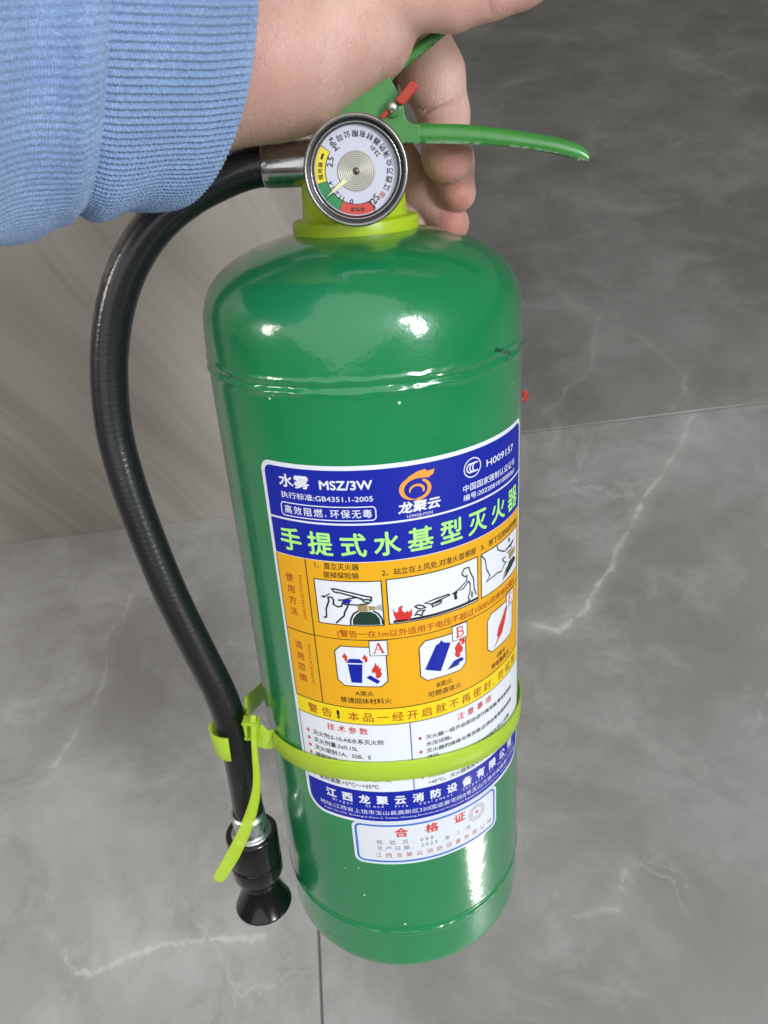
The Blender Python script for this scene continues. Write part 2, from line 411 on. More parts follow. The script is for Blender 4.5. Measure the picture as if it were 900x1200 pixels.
# ================================================================== SETTING
def floor():
    # grout bed
    me = bpy.data.meshes.new('floor'); s = 9
    me.from_pydata([(-s, -s, -.0013), (s, -s, -.0013), (s, s, -.0013), (-s, s, -.0013)], [], [(0, 1, 2, 3)])
    mg = mat('grout', (.13, .126, .122), .9); me.materials.append(mg)
    o = bpy.data.objects.new('floor', me); C.objects.link(o); o['kind'] = 'structure'; OFF[o.name] = Vector((0, 0, 0))
    mt = m_tile()
    TW, TL, G = .90, 1.80, .0010
    yj = on_floor(750, 490)[1]; xj = on_floor(376, 1160)[0]; xj2 = on_floor(555, 505)[0]
    hx, hy = (TW - G * 2) / 2, (TL - G * 2) / 2; b = .0006; th = .008
    V = []
    for (ix, iy, z) in ((hx, hy, -th), (hx, hy, -b), (hx - b, hy - b, 0)):
        V += [(-ix, -iy, z), (ix, -iy, z), (ix, iy, z), (-ix, iy, z)]
    Fc = [(8, 9, 10, 11)]
    for l in (0, 4):
        for k in range(4): Fc.append((l + k, l + (k + 1) % 4, l + 4 + (k + 1) % 4, l + 4 + k))
    tm = bpy.data.meshes.new('tile'); tm.from_pydata(V, [], Fc); tm.materials.append(mt)
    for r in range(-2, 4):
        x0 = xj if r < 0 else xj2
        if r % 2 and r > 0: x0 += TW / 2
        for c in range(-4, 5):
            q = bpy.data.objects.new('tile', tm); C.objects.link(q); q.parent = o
            k_ = (1.25 if c < 0 else 1.12) if r < 0 else .86 + .03 * ((c * 3) % 2)  # tile tint carries the light falloff: near left lightest, far rows darkest
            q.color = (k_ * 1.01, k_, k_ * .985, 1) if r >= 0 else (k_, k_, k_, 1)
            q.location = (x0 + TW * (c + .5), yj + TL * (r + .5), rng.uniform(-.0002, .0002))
    return o
floor()

def wood_wall():
    a = on_floor(0, 638); b = on_floor(271, 605); u = (b - a) / np.linalg.norm(b - a); v = np.array([-u[1], u[0], 0])
    e = on_floor(430, 586); e = a + u * ((e - a) @ u); s = a - u * 1.2
    root = thing('wood_wall', 'taupe wood-grain wall standing on the grey tiled floor behind the black hose', 'wall', loc=tuple((s + e) / 2))
    me_t = .05; H = 1.3; L = np.linalg.norm(e - s)
    # boards side by side
    nb = 1; mw = m_wood()
    for k in range(nb):
        p0 = s + u * (L * k / nb + .0004); p1 = s + u * (L * (k + 1) / nb - .0004)
        V = [p0, p1, p1 + v * me_t, p0 + v * me_t]; V = [np.array([q[0], q[1], .0005]) for q in V] + [np.array([q[0], q[1], H]) for q in V]
        ob = obj('board', V, [(0, 3, 2, 1), (4, 5, 6, 7), (0, 1, 5, 4), (1, 2, 6, 5), (2, 3, 7, 6), (3, 0, 4, 7)], mw, root)
        mod_bevel(ob, .0004, 1)
wood_wall()

# ================================================================== EXTINGUISHER
R = .07
ext = thing('fire_extinguisher', 'green fire extinguisher with round pressure gauge and blue and orange label, held by its handle', 'fire extinguisher', locB=(0, 0, BASE_Z))

def bottle():
    prof = []
    zb = BASE_Z
    # underside and rounded foot
    prof += [(0, zb + .006), (.03, zb + .005), (.054, zb + .001), (.0615, zb)]
    for k in range(1, 9):
        t = k / 8 * math.pi / 2; prof.append((.0615 + .0081 * math.sin(t), zb + .0085 - .0085 * math.cos(t)))
    zz = np.r_[np.linspace(zb + .0090, zb + .0275, 16)[1:], np.linspace(zb + .0275, zb + .0425, 40)[1:], np.linspace(zb + .0425, -.088, 60)[1:], np.linspace(-.088, -.0757, 44)[1:]]
    for z in zz: prof.append((None, z))
    tt = np.linspace(0, math.pi / 2, 46)[1:]
    for t in tt:
        prof.append((.0698 * math.cos(t) ** 1.0 if math.cos(t) > 1e-6 else 0.0, -.0757 + .0451 * math.sin(t) ** .605))
    seg = 560; V = np.zeros((seg, len(prof), 3))
    def wobble(wd):
        q = rng.normal(size=seg); k_ = np.exp(-(np.minimum(np.arange(seg), seg - np.arange(seg)) / wd) ** 2)
        q = np.real(np.fft.ifft(np.fft.fft(q) * np.fft.fft(k_))); return q / q.std()
    WA, WB, WC, WD = wobble(3.0), wobble(3.5), wobble(7), wobble(2.5)
    ph = rng.uniform(0, 6.28, 12)
    for i in range(seg):
        th = 2 * math.pi * i / seg
        w1 = sum(math.sin(th * f_ + p_) / (1 + .1 * f_) for f_, p_ in zip((2, 5, 9, 14, 23, 37), ph)) * .25
        w2 = sum(math.sin(th * f_ + p_) / (1 + .1 * f_) for f_, p_ in zip((3, 6, 11, 19, 29, 43), ph[6:])) * .25
        for j, (r, z) in enumerate(prof):
            if r is None:
                r = R
                za = -.0785 + .0006 * w1 + .00022 * WA[i]; zc = -.0832 + .0007 * w2 + .00025 * WC[i]
                r += .0004 * math.exp(-((z - za) / .0010) ** 2) + .0005 * (1 + .4 * w1 + .35 * WB[i]) * math.exp(-((z - zc) / .0012) ** 2) + .00018 * WD[i] * math.exp(-((z - (za + zc) / 2) / .0011) ** 2) - .0003 * math.exp(-((z - (za + zc) / 2) / .0013) ** 2)
                ze = BASE_Z + .0365 + .0004 * w2 + .00012 * WB[i]; zf = BASE_Z + .0325 + .0005 * w1 + .0002 * WA[i]
                r += .0005 * math.exp(-((z - ze) / .0008) ** 2) - .0005 * math.exp(-((z - (ze - .002)) / .0012) ** 2) + .0004 * (1 + .5 * w2 + .4 * WD[i]) * math.exp(-((z - zf) / .0011) ** 2)
                if z < ze: r -= .0003
            V[i, j] = (r * math.sin(th), -r * math.cos(th), z)
    f = [q for q in grid_faces(seg, len(prof), True, False)]
    return obj('bottle', V.reshape(-1, 3), f, MG, ext, True)
bottle()

# ---- printing on the cylinder -------------------------------------------------
def wrap(uv, h):
    uv = np.asarray(uv, float); th = uv[:, 0] / 70.0; r = .07 + h / 1000
    return np.stack([r * np.sin(th), -r * np.cos(th), uv[:, 1] / 1000], 1)
def bisected(verts2, faces, step=2.6):
    bm = bmesh.new(); vs = [bm.verts.new((x, y, 0)) for x, y in verts2]
    for q in faces:
        try: bm.faces.new([vs[i] for i in q])
        except ValueError: pass
    xs = [v[0] for v in verts2]; lo, hi = min(xs), max(xs)
    k = math.floor(lo / step) + 1
    while k * step < hi - 1e-4:
        bmesh.ops.bisect_plane(bm, geom=bm.verts[:] + bm.edges[:] + bm.faces[:], plane_co=(k * step, 0, 0), plane_no=(1, 0, 0), dist=1e-5); k += 1
    bmesh.ops.triangulate(bm, faces=[q for q in bm.faces if len(q.verts) > 4])
    bm.normal_update()
    bm.verts.index_update()
    V = [(v.co.x, v.co.y) for v in bm.verts]; Fc = []
    for q in bm.faces:
        ids = [v.index for v in q.verts]
        Fc.append(ids if q.normal.z >= 0 else ids[::-1])
    bm.free(); return V, Fc
def poly_fill(pts):
    bm = bmesh.new(); vs = [bm.verts.new((x, y, 0)) for x, y in pts]
    bm.faces.new(vs); bmesh.ops.triangulate(bm, faces=bm.faces[:]); bm.verts.index_update()
    V = [(v.co.x, v.co.y) for v in bm.verts]; Fc = [[v.index for v in q.verts] for q in bm.faces]; bm.free(); return V, Fc
def rrect(x0, y0, x1, y1, r=0, seg=6):
    if not isinstance(r, (tuple, list)): r = (r,) * 4      # tl tr br bl
    out = []
    for (cx, cy, a0, rr) in ((x0, y1, 180, r[0]), (x1, y1, 90, r[1]), (x1, y0, 0, r[2]), (x0, y0, -90, r[3])):
        sx = 1 if cx == x0 else -1; sy = 1 if cy == y0 else -1
        if rr <= 0: out.append((cx, cy)); continue
        c = (cx + sx * rr, cy + sy * rr)
        for k in range(seg + 1):
            a = math.radians(a0 - 90 * k / seg); out.append((c[0] + rr * math.cos(a), c[1] + rr * math.sin(a)))
    return out
def chamf(x0, y0, x1, y1, c): return [(x0 + c, y0), (x1 - c, y0), (x1, y0 + c), (x1, y1 - c), (x1 - c, y1), (x0 + c, y1), (x0, y1 - c), (x0, y0 + c)]
def stroke(pts, wd, closed=False):
    p = np.asarray(pts, float); m = len(p); L, Rr = [], []
    for i in range(m):
        if closed: a, b = p[i] - p[i - 1], p[(i + 1) % m] - p[i]
        else:
            a = p[i] - p[i - 1] if i else p[1] - p[0]; b = p[i + 1] - p[i] if i < m - 1 else p[-1] - p[-2]
        a = a / (np.linalg.norm(a) + 1e-9); b = b / (np.linalg.norm(b) + 1e-9); t = a + b
        if np.linalg.norm(t) < 1e-3: t = a
        t /= np.linalg.norm(t); nn = np.array([-t[1], t[0]]); k = wd / 2 / max(.5, nn @ np.array([-a[1], a[0]]))
        L.append(p[i] + nn * k); Rr.append(p[i] - nn * k)
    V = [tuple(q) for q in L + Rr]; Fc = []
    for i in range(m if closed else m - 1):
        j = (i + 1) % m; Fc.append((i, m + i, m + j, j))
    return V, Fc
_tc = {}
def text2(body, bold=0.0):
    key = (body, bold)
    if key in _tc: return _tc[key]
    c = bpy.data.curves.new('t', 'FONT'); c.body = body; c.offset = bold; c.resolution_u = 3
    o = bpy.data.objects.new('t', c); C.objects.link(o)
    me = o.evaluated_get(bpy.context.evaluated_depsgraph_get()).to_mesh()
    V = [(v.co.x, v.co.y) for v in me.vertices]; Fc = [list(q.vertices) for q in me.polygons]
    o.to_mesh_clear() if hasattr(o, 'to_mesh_clear') else None
    bpy.data.objects.remove(o); bpy.data.curves.remove(c)
    _tc[key] = (V, Fc); return V, Fc
class Glyphs(tuple):
    bold = 0.0
def heavy(vf, b):
    g = Glyphs(vf); g.bold = b; return g
def line_text(body, x0, y0, size, x1=None, bold=0.0, align='L', xs=1.0, shear=0.0):
    """text with its baseline at y0 starting at x0; x1 stretches it to end there"""
    V, Fc = text2(body)
    if not V: return V, Fc
    a = np.array(V); lo, hi = a[:, 0].min(), a[:, 0].max()
    k = size * xs if x1 is None else (x1 - x0) / (hi - lo)
    ox = x0 - lo * k if align == 'L' else x0 - (lo + hi) / 2 * k
    return heavy(([(ox + x * k + y * size * shear, y0 + y * size) for x, y in V], Fc), bold * size * 1.3)
def pitch_text(body, x0, y0, size, x1, bold=0.0, xs=1.0):
    """one glyph after the other, evenly spread so that the last one ends at x1"""
    m = len(body); st = (x1 - x0 - size * xs) / max(1, m - 1); parts = []
    for i, ch in enumerate(body):
        if ch == ' ': continue
        V, Fc = text2(ch)
        if ord(ch) < 256: o_ = x0 + st * i + size * xs * .2
        else: o_ = x0 + st * i
        parts.append(([(o_ + x * size * xs, y0 + y * size) for x, y in V], Fc))
    return heavy(join2(parts), bold * size * 1.3)
def join2(parts):
    V, Fc = [], []
    for v, f in parts:
        b = len(V); V += list(v); Fc += [[i + b for i in q] for q in f]
    return V, Fc
def put(name, parent, parts, h, m, step=2.6):
    V, Fc = join2(parts); V, Fc = bisected(V, Fc, step)
    return obj(name, wrap(V, h), Fc, m, parent)

def letters(parent, parts, h, m, name='lettering'):
    '''one object per line of print; heavier type is the same line laid again a hair to each side'''
    for vf in parts:
        b = getattr(vf, 'bold', 0.0); V, Fc = bisected(*vf, 2.6); V = np.array(V)
        if b > 0:
            cs = [wrap(V + np.array(o_), h + k * .008) for k, o_ in enumerate(((-b, 0), (b, 0), (0, b), (0, -b)))]
            obj(name, *join([(c, Fc) for c in cs]), m, parent)
        else: obj(name, wrap(V, h), Fc, m, parent)
def label():
    x0, x1 = -49.6, 85.0
    base_poly = rrect(x0, -303.4, x1, -112.0, (5, 5, 11, 11), 8)
    V, Fc = bisected(*poly_fill(base_poly), 2.6)
    lb = obj('label', wrap(V, .16), Fc, ink['white'], ext)
    h1, h2, h3, h4 = .22, .28, .34, .40
    put('blue_header', lb, [poly_fill(rrect(x0 + 1.9, -136.9, x1 - 1.9, -113.9, (3.6, 3.6, 0, 0)))], h1, ink['blue'])
    put('blue_title_band', lb, [poly_fill(rrect(x0 + 1.9, -154.6, x1 - 1.9, -137.8))], h1, ink['blue'])
    put('orange_panel', lb, [poly_fill(rrect(x0 + 1.9, -230.9, x1 - 1.9, -154.9))], h1, ink['orange'])
    put('yellow_band', lb, [poly_fill(rrect(x0 + 1.9, -240.3, x1 - 1.9, -231.2))], h1, ink['yellow'])
    put('blue_footer', lb, [poly_fill(rrect(x0 + 1.9, -301.6, x1 - 1.9, -282.0, (0, 0, 9.2, 9.2), 8))], h1, ink['blue'])
    # header
    letters(lb, [line_text('水雾', -40.3, -121.9, 6.0, -26.4, .022), line_text('MSZ/3W', -21.9, -122.0, 5.4, -.8, .022),
                          line_text('执行标准:GB4351.1-2005', -40.2, -127.2, 3.1, -.9, .008), pitch_text('高效阻燃', -39.6, -134.1, 4.0, -21.8, .010), line_text(',', -20.9, -133.8, 4.0), pitch_text('环保无毒', -18.8, -134.1, 4.0, -1.6, .010),
                          line_text('龙聚云', 8.8, -133.6, 5.2, 26.3, .03, shear=.12), line_text('LONGJUYUN', 12.2, -136.2, 1.75, 23.0, .004),
                          line_text('H009157', 51.0, -123.6, 4.3, 73.2, .010), line_text('中国国家强制认证证书', 37.6, -130.9, 3.5, 75.0, .006), line_text('编号:2022081810000060', 37.6, -134.8, 3.0, 75.0, .008)], h2, ink['white'])
    put('pill_outline', lb, [stroke(rrect(-41.0, -135.6, -.2, -129.6, 1.6), .45, True)], h2, ink['white'])
    cc = (42.8, -121.3); circ = lambda c, r, s=32, a0=0, a1=360: [(c[0] + r * math.cos(math.radians(a0 + (a1 - a0) * k / s)), c[1] + r * math.sin(math.radians(a0 + (a1 - a0) * k / s))) for k in range(s + (0 if a1 - a0 == 360 else 1))]
    put('certification_mark', lb, [stroke([(x * 1.1 - cc[0] * .1, y) for x, y in circ(cc, 4.1)], .5, True)] + [stroke(circ((cc[0] - 1.2 + k * 1.55, cc[1]), 1.9, 14, 55, 305), .62) for k in range(3)], h2, ink['white'])
    # dragon swirl emblem
    def swirl(cx, cy, r0, r1, a0, a1, w0, w1, s=26):
        O, I = [], []
        for k in range(s + 1):
            t = k / s; a = math.radians(a0 + (a1 - a0) * t); r = r0 + (r1 - r0) * t; ww = w0 + (w1 - w0) * math.sin(math.pi * min(1, t * .9 + .1))
            O.append((cx + (r + ww / 2) * math.cos(a) * 1.05, cy + (r + ww / 2) * math.sin(a) * .82)); I.append((cx + (r - ww / 2) * math.cos(a) * 1.05, cy + (r - ww / 2) * math.sin(a) * .82))
        m_ = s + 1; return O + I, [(i, i + 1, m_ + i + 1, m_ + i) for i in range(s)]
    put('dragon_emblem', lb, [swirl(16.6, -124.2, 6.2, 5.4, 62, 268, .3, 2.0), swirl(16.6, -124.4, 5.2, 5.3, 268.5, 420, 1.2, 1.6), swirl(16.9, -124.8, 2.6, 2.9, -25, 195, .4, 1.3),
                              poly_fill([(13.0, -118.9), (17, -116.9), (20.5, -116.3), (21.3, -117.3), (24.6, -117.0), (24.0, -119.0), (21.6, -120.2), (18.6, -119.3), (15.5, -119.0)])], h2, ink['gold'])
    letters(lb, [pitch_text('手提式水基型灭火器', -44.2, -151.0, 11.4, 79.0, .016)], h2, ink['lime'], 'title_lettering')
    # rules of the orange panel
    rules = lambda ps, m_: [put('rule', lb, [p_], h2 + .02, m_) for p_ in ps]
    rules([stroke([(-32.5, -155.0), (-32.5, -230.8)], .45), stroke([(x0 + 1.9, -193.4), (-32.75, -193.4)], .45), stroke([(-32.25, -193.4), (x1 - 1.9, -193.4)], .35), stroke([(x0 + 1.9, -231.05), (x1 - 1.9, -231.05)], .45), stroke([(x0 + 1.9, -240.5), (x1 - 1.9, -240.5)], .35),
                     stroke([(x0 + 1.9, -155.2), (x0 + 1.9, -230.8)], .3)], ink['black'])
    rules([stroke([(7.9, -240.8), (7.9, -281.8)], .4), stroke([(x0 + 1.95, -240.8), (x0 + 1.95, -281.8)], .3)], ink['blue'])
    col = lambda s, x, ys, sz, **k: [line_text(c, x, y - sz * .4, sz, align='C', bold=.008, **k) for c, y in zip(s, ys)]
    def vert(body, x, ytop, size, ybot, bold=0):
        V, Fc = text2(body, bold); a = np.array(V); lo, hi = a[:, 0].min(), a[:, 0].max(); k = (ytop - ybot) / (hi - lo)
        return [(x + size * .8 - y * size, ybot + (q - lo) * k) for q, y in V], Fc
    letters(lb, col('使用方法', -41.9, (-165.8, -171.6, -177.4, -183.2), 4.4) + [vert('(INSTRUCTION)', -37.2, -163.5, 2.1, -186.0)] + col('适用范围', -41.9, (-201.0, -207.2, -213.2, -219.4), 4.4) + [vert('(APPLICATION)', -37.2, -199.0, 2.1, -221.5)]
        + [line_text('(警告一在1m以外适用于电压不超过1000V的带电设备!)', -21.3, -191.7, 3.9, 75.5, .006)], h2, ink['brown'])
    letters(lb, [line_text('1、直立灭火器', -28.1, -158.2, 3.3, -9.0, .006), line_text('拔掉保险销', -24.6, -162.4, 3.3, -9.4, .006), line_text('2、站立在上风处,对准火苗根部', 0.4, -161.4, 3.5, 43.8, .006), line_text('3、按下压把来回扫射', 46.9, -161.4, 3.4, 79.0, .006),
                          line_text('A类火', -11.6, -223.6, 3.2, align='C', bold=.006), line_text('普通固体材料火', -11.4, -228.0, 3.4, align='C', bold=.006), line_text('B类火', 25.5, -223.6, 3.2, align='C', bold=.006), line_text('可燃液体火', 25.5, -228.0, 3.4, align='C', bold=.006),
                          line_text('E类火', 61.5, -224.4, 3.1, align='C', bold=.006), line_text('带电物质火', 61.5, -228.6, 3.3, align='C', bold=.006)], h2, ink['black'])
    # ---- picture boxes
    def box(poly, name='picture_box'):
        o = put(name, lb, [poly_fill(poly)], h2, ink['white']); 
        put('box_outline', lb, [stroke(poly, .45, True)], h3, ink['black']); return o
    box(rrect(-29.2, -185.9, -.3, -163.9)); box(rrect(1.9, -185.6, 44.6, -163.5)); box(rrect(46.9, -185.6, 79.8, -163.5))
    S = lambda pts, wd=.42, c=False: stroke(pts, wd * 1.55, c)
    # first picture: pulling the pin
    ox, oy = -29.2, -163.9                              # top left; sketch unit: 1/20 of a millimetre on a 580 x 410 grid
    K = lambda pts, sx=28.9 / 600, sy=22 / 420: [(ox + (x - 65) * sx, oy - (y - 205) * sy) for x, y in pts]
    put('picture_ink', lb, [S(K([(225, 285), (250, 280), (400, 310), (540, 345), (570, 350), (568, 385), (540, 372), (500, 375), (440, 350), (300, 315), (245, 310)]), .5, True), S(K([(115, 570), (145, 560), (150, 480), (185, 400), (180, 365), (215, 362), (230, 385), (225, 430), (265, 450), (300, 440), (310, 410), (345, 425), (365, 415), (350, 450), (320, 500), (315, 530), (230, 612)]), .5), S(K([(270, 385), (320, 380), (440, 350)]), .5), S(K([(370, 420), (440, 425), (540, 410), (560, 395)]), .45),
                            S(K([(365, 618), (372, 560), (400, 510), (445, 480)]), .5), S(K([(655, 618), (648, 560), (620, 510), (575, 480)]), .5), S(K([(480, 355), (500, 395), (540, 400)]), .4), poly_fill(K([(110, 372), (140, 348), (145, 358), (200, 325), (205, 333), (150, 368), (155, 376)]))], h3, ink['black'])
    put('picture_bottle', lb, [poly_fill(K([(385, 617), (390, 560), (425, 515), (460, 488), (555, 488), (600, 515), (628, 560), (635, 617)]))], h3, ink['green'])
    put('picture_valve', lb, [poly_fill(K([(442, 425), (530, 420), (530, 485), (442, 487)])), poly_fill(K([(536, 432), (600, 440), (600, 470), (540, 478)]))], h3, ink['tan'])
    put('picture_hose', lb, [poly_fill(K([(604, 440), (655, 420), (660, 490), (604, 468)]))], h3, ink['ltgrey'])
    put('picture_pin', lb, [poly_fill(K([(310, 385), (345, 372), (400, 378), (375, 405), (345, 412), (315, 415)]))], h4, ink['blue'])
    # second picture: spraying a fire
    K2 = lambda pts: [(1.9 + (x - 15) * 42.7 / 600, -163.5 - (y - (215 - (x - 15) * .245)) * 22 / 300) for x, y in pts]
    fire = [(40, 405), (55, 430), (72, 425), (75, 395), (95, 378), (106, 385), (95, 392), (95, 410), (110, 425), (120, 420), (125, 408), (135, 420), (155, 395), (155, 440), (135, 480), (55, 485), (45, 450)]
    put('picture_fire', lb, [poly_fill(K2(fire))], h3, ink['red'])
    put('picture_ink', lb, [S(K2([(490, 170), (510, 135), (545, 130), (555, 165), (580, 210), (585, 280), (600, 325)])), S(K2([(490, 170), (510, 190), (530, 185), (525, 220), (480, 260), (440, 285), (500, 270), (540, 225), (553, 245), (550, 300), (535, 340), (545, 355), (532, 365)])), S(K2([(565, 295), (575, 320), (565, 340), (560, 320)]), .35, True),
                            poly_fill(K2([(418, 292), (455, 284), (458, 293), (450, 300), (455, 335), (433, 342), (430, 303), (420, 303)])), S(K2([(235, 355), (300, 328), (390, 298), (400, 305), (330, 335), (280, 360)]), .45, True), S(K2([(280, 362), (345, 340), (340, 355), (285, 380)]), .45, True), S(K2([(175, 380), (195, 368), (225, 372), (240, 385), (200, 395)]), .45, True), S(K2([(172, 440), (190, 410), (235, 402), (220, 420), (215, 440), (190, 432)]), .45, True),
                            S(K2([(40, 492), (300, 428), (612, 348)]), .4), S(K2([(40, 500), (300, 437), (612, 357)]), .4)], h3, ink['black'])
    # third picture: pressing the lever
    K3 = lambda pts: [(46.9 + (x - 638) * 32.9 / 215, -163.5 - (y - (48 - (x - 638) * .42)) * 22 / 285) for x, y in pts]
    put('picture_ink', lb, [S(K3([(640, 55), (655, 90), (660, 150), (675, 200), (660, 235), (690, 215), (715, 200), (735, 205), (750, 170), (765, 160), (748, 145), (740, 125), (760, 120)])), S(K3([(710, 20), (715, 50), (735, 68), (755, 80), (800, 50), (822, 35)])), S(K3([(760, 75), (800, 62), (820, 38)]), .5), poly_fill(K3([(782, 0), (788, 10), (790, 25), (782, 36), (776, 22)])), S(K3([(770, 100), (800, 90), (805, 70)]), .4),
                            S(K3([(745, 270), (755, 225), (775, 190)]), .45)], h3, ink['black'])
    put('picture_bottle', lb, [poly_fill(K3([(752, 265), (765, 215), (785, 165), (822, 150), (838, 170), (838, 180)]))], h3, ink['green'])
    put('picture_valve', lb, [poly_fill(K3([(780, 110), (830, 85), (832, 125), (785, 155)]))], h3, ink['tan'])
    # ---- fire classes
    for bx, ch, nm in ((-23.4, 'A', 0), (14.1, 'B', 1), (50.6, 'E', 2)):
        box(chamf(bx, -218.5, bx + 22.8, -197.0, 3.0), 'class_box')
        sx = bx + 15.9
        sq = rrect(sx, -201.5, sx + 7.8, -193.7)
        put('class_sign', lb, [poly_fill(sq)], h4, ink['white']); put('box_outline', lb, [stroke(sq, .3, True)], h4 + .05, ink['black'])
        put('class_letter', lb, [serif(ch, sx + 3.9, -197.6, 5.4)], h4 + .06, ink['red'])
    a = lambda pts, bx: [(bx + 11.2 + (x - 11.2) * 1.16, -197 - 11.6 - (y - 11.6) * 1.16) for x, y in pts]
    flame = lambda x, y, s, m_=1: [(x + m_ * px * s, y + py * s) for px, py in ((0, 0), (-.35, -.5), (-.1, -.8), (-.4, -1.5), (-.75, -1.1), (-.9, -1.9), (-.45, -2.6), (-.1, -3.6), (.15, -2.7), (.5, -3.0), (.4, -2.2), (.9, -2.4), (.7, -1.5), (.95, -1.0), (.6, -.3))]
    mk = lambda m_, *ps: [put('class_picture', lb, [p_], h3 + .01 * k_, m_) for k_, p_ in enumerate(ps)]
    mk(ink['blue'], poly_fill(a([(6.2, 9.8), (12.0, 9.6), (11.2, 18.4), (7.0, 18.4)], -23.4)), poly_fill(a([(5.6, 9.2), (7.2, 7.2), (11.2, 7.1), (12.6, 9.0)], -23.4)), poly_fill(a([(13.0, 15.8), (14.6, 14.6), (18.2, 17.4), (17.2, 18.8)], -23.4)),
       poly_fill(a([(8.2, 4.8), (9.8, 4.2), (10.4, 3.0), (11.4, 4.4), (14.4, 5.6), (9.8, 17.4), (3.4, 14.8)], 14.1)), poly_fill(a([(12.6, 17.8), (15.6, 14.6), (19.4, 14.2), (20.2, 15.8), (17.6, 16.4), (18.4, 17.2)], 14.1)))
    mk(ink['red'], poly_fill(a(flame(5.4, 8.6, 1.15), -23.4)), poly_fill(a(flame(13.2, 8.6, 1.1), -23.4)), poly_fill(a(flame(17.2, 16.2, 2.1), -23.4)), poly_fill(a(flame(18.0, 13.9, 2.1, -1), 14.1)), poly_fill(a(flame(19.6, 8.6, 1.4), 14.1)),
       poly_fill(a([(15.2, 3.6), (9.0, 10.6), (10.6, 11.6), (7.6, 14.4), (8.8, 15.2), (5.2, 19.4), (11.6, 14.6), (10.2, 13.8), (13.6, 11.0), (12.0, 10.0), (16.2, 4.4)], 50.6)))
    # warning line
    letters(lb, [pitch_text('警告', -41.4, -238.2, 5.6, -28.2, .004), pitch_text('本品一经开启就不再密封', -20.6, -238.2, 5.6, 53.0, .004), line_text(',', 54.4, -238.0, 5.6), pitch_text('勿试用', 58.2, -238.2, 5.6, 77.6, .004)], h2, ink['brown'])
    letters(lb, [line_text('!', -25.6, -238.0, 6.0, bold=.05)], h2, ink['black'])
    # technical data
    letters(lb, [pitch_text('技术参数', -32.0, -246.2, 4.3, -11.6, .006), pitch_text('注意事项', 31.0, -246.6, 4.3, 53.0, .006)], h2, ink['red'])
    zl = [-252.2 - 4.62 * k for k in range(7)]
    tech = ['灭火剂:S-10-AB水系灭火剂', '灭火剂量:3±0.15L', '灭火级别:1A、55B、E', '喷射时间:≥15s', '喷射距离:≥3.0m', '驱动气体:氮气 1.2MPa(20℃)', '使用温度:+5℃～+55℃']
    letters(lb, [line_text(s_, -40.4, z, 3.25, xs=.95, bold=.008) for s_, z in zip(tech, zl)], h2, ink['grey'])
    zr = [-252.0, -256.2, -260.3, -264.3, -268.3, -272.3, -276.3, -280.2]
    note = ['灭火器一经开启即应进行再充装,再充装前应', '水压试验。', '灭火器的维修与再充装,必须由具有维修资质', '进行。', '灭火器应放置在干燥通风的地方,防止日晒', '每月检查一次压力表指针是否在绿区内', '灭火器的使用和存放温度,最高不应超过', '+45℃。灭火器报废年限自生产日期起六年']
    letters(lb, [line_text(s_, 15.0, z, 2.7, xs=1.12, bold=.010) for s_, z in zip(note, zr)], h2, ink['grey'])
    dia = lambda x, y, s: poly_fill([(x - s, y), (x, y - s * 1.25), (x + s, y), (x, y + s * 1.25)])
    for p_ in [dia(-43.3, z + 1.2, .95) for z in zl] + [dia(12.2, z + 1.1, .9) for z in (zr[0], zr[2], zr[4], zr[6])]: put('bullet', lb, [p_], h2, ink['red'])
    # footer
    letters(lb, [pitch_text('江西龙聚云消防设备有限公司', -37.2, -289.6, 5.9, 74.0, .03), pitch_text('Dragon', -34.5, -292.3, 2.2, -22.5, .006), pitch_text('Cloud', -17.0, -292.3, 2.2, -7.0, .006), pitch_text('Fire', -2.5, -292.3, 2.2, 5.0, .006), pitch_text('Equipment', 9.5, -292.3, 2.2, 28.0, .006), pitch_text('Corporation', 32.5, -292.3, 2.2, 55.0, .006),
                          line_text('TEL: 0793-2598119', 57.5, -292.4, 1.9, 77), line_text('地址:江西省上饶市玉山县高新区320国道姜宅段8号玉山万景环保健康产业园', -41.6, -296.9, 3.1, 78.0), line_text('Add: No.320, Building 8 Zone 2, Yushan Wanjing Environmental Protection Equipment Industrial Park, Shangrao City', -39.4, -299.6, 1.5, 74.0)], h2, ink['white'])
    return lb
def serif(ch, cx, cy, s):
    """serif capitals for the fire classes, drawn as strokes"""
    q = {'A': [([(-.34, -.46), (-.02, .5)], .08), ([(.0, .5), (.34, -.46)], .17), ([(-.2, -.1), (.19, -.1)], .07), ([(-.46, -.47), (-.2, -.47)], .06), ([(.18, -.47), (.48, -.47)], .06)],
         'B': [([(-.22, -.46), (-.22, .48)], .16), ([(-.36, .48), (.1, .48), (.26, .38), (.26, .16), (.1, .04), (-.2, .04)], .10), ([(.1, .04), (.32, -.08), (.32, -.36), (.12, -.46), (-.36, -.46)], .12)],
         'E': [([(-.18, -.46), (-.18, .48)], .16), ([(-.34, .47), (.32, .47), (.32, .3)], .08), ([(-.16, .03), (.16, .03)], .07), ([(-.34, -.46), (.36, -.46), (.36, -.26)], .08)]}[ch]
    return join2([stroke([(cx + x * s, cy + y * s) for x, y in p], wd * s) for p, wd in q])
label()

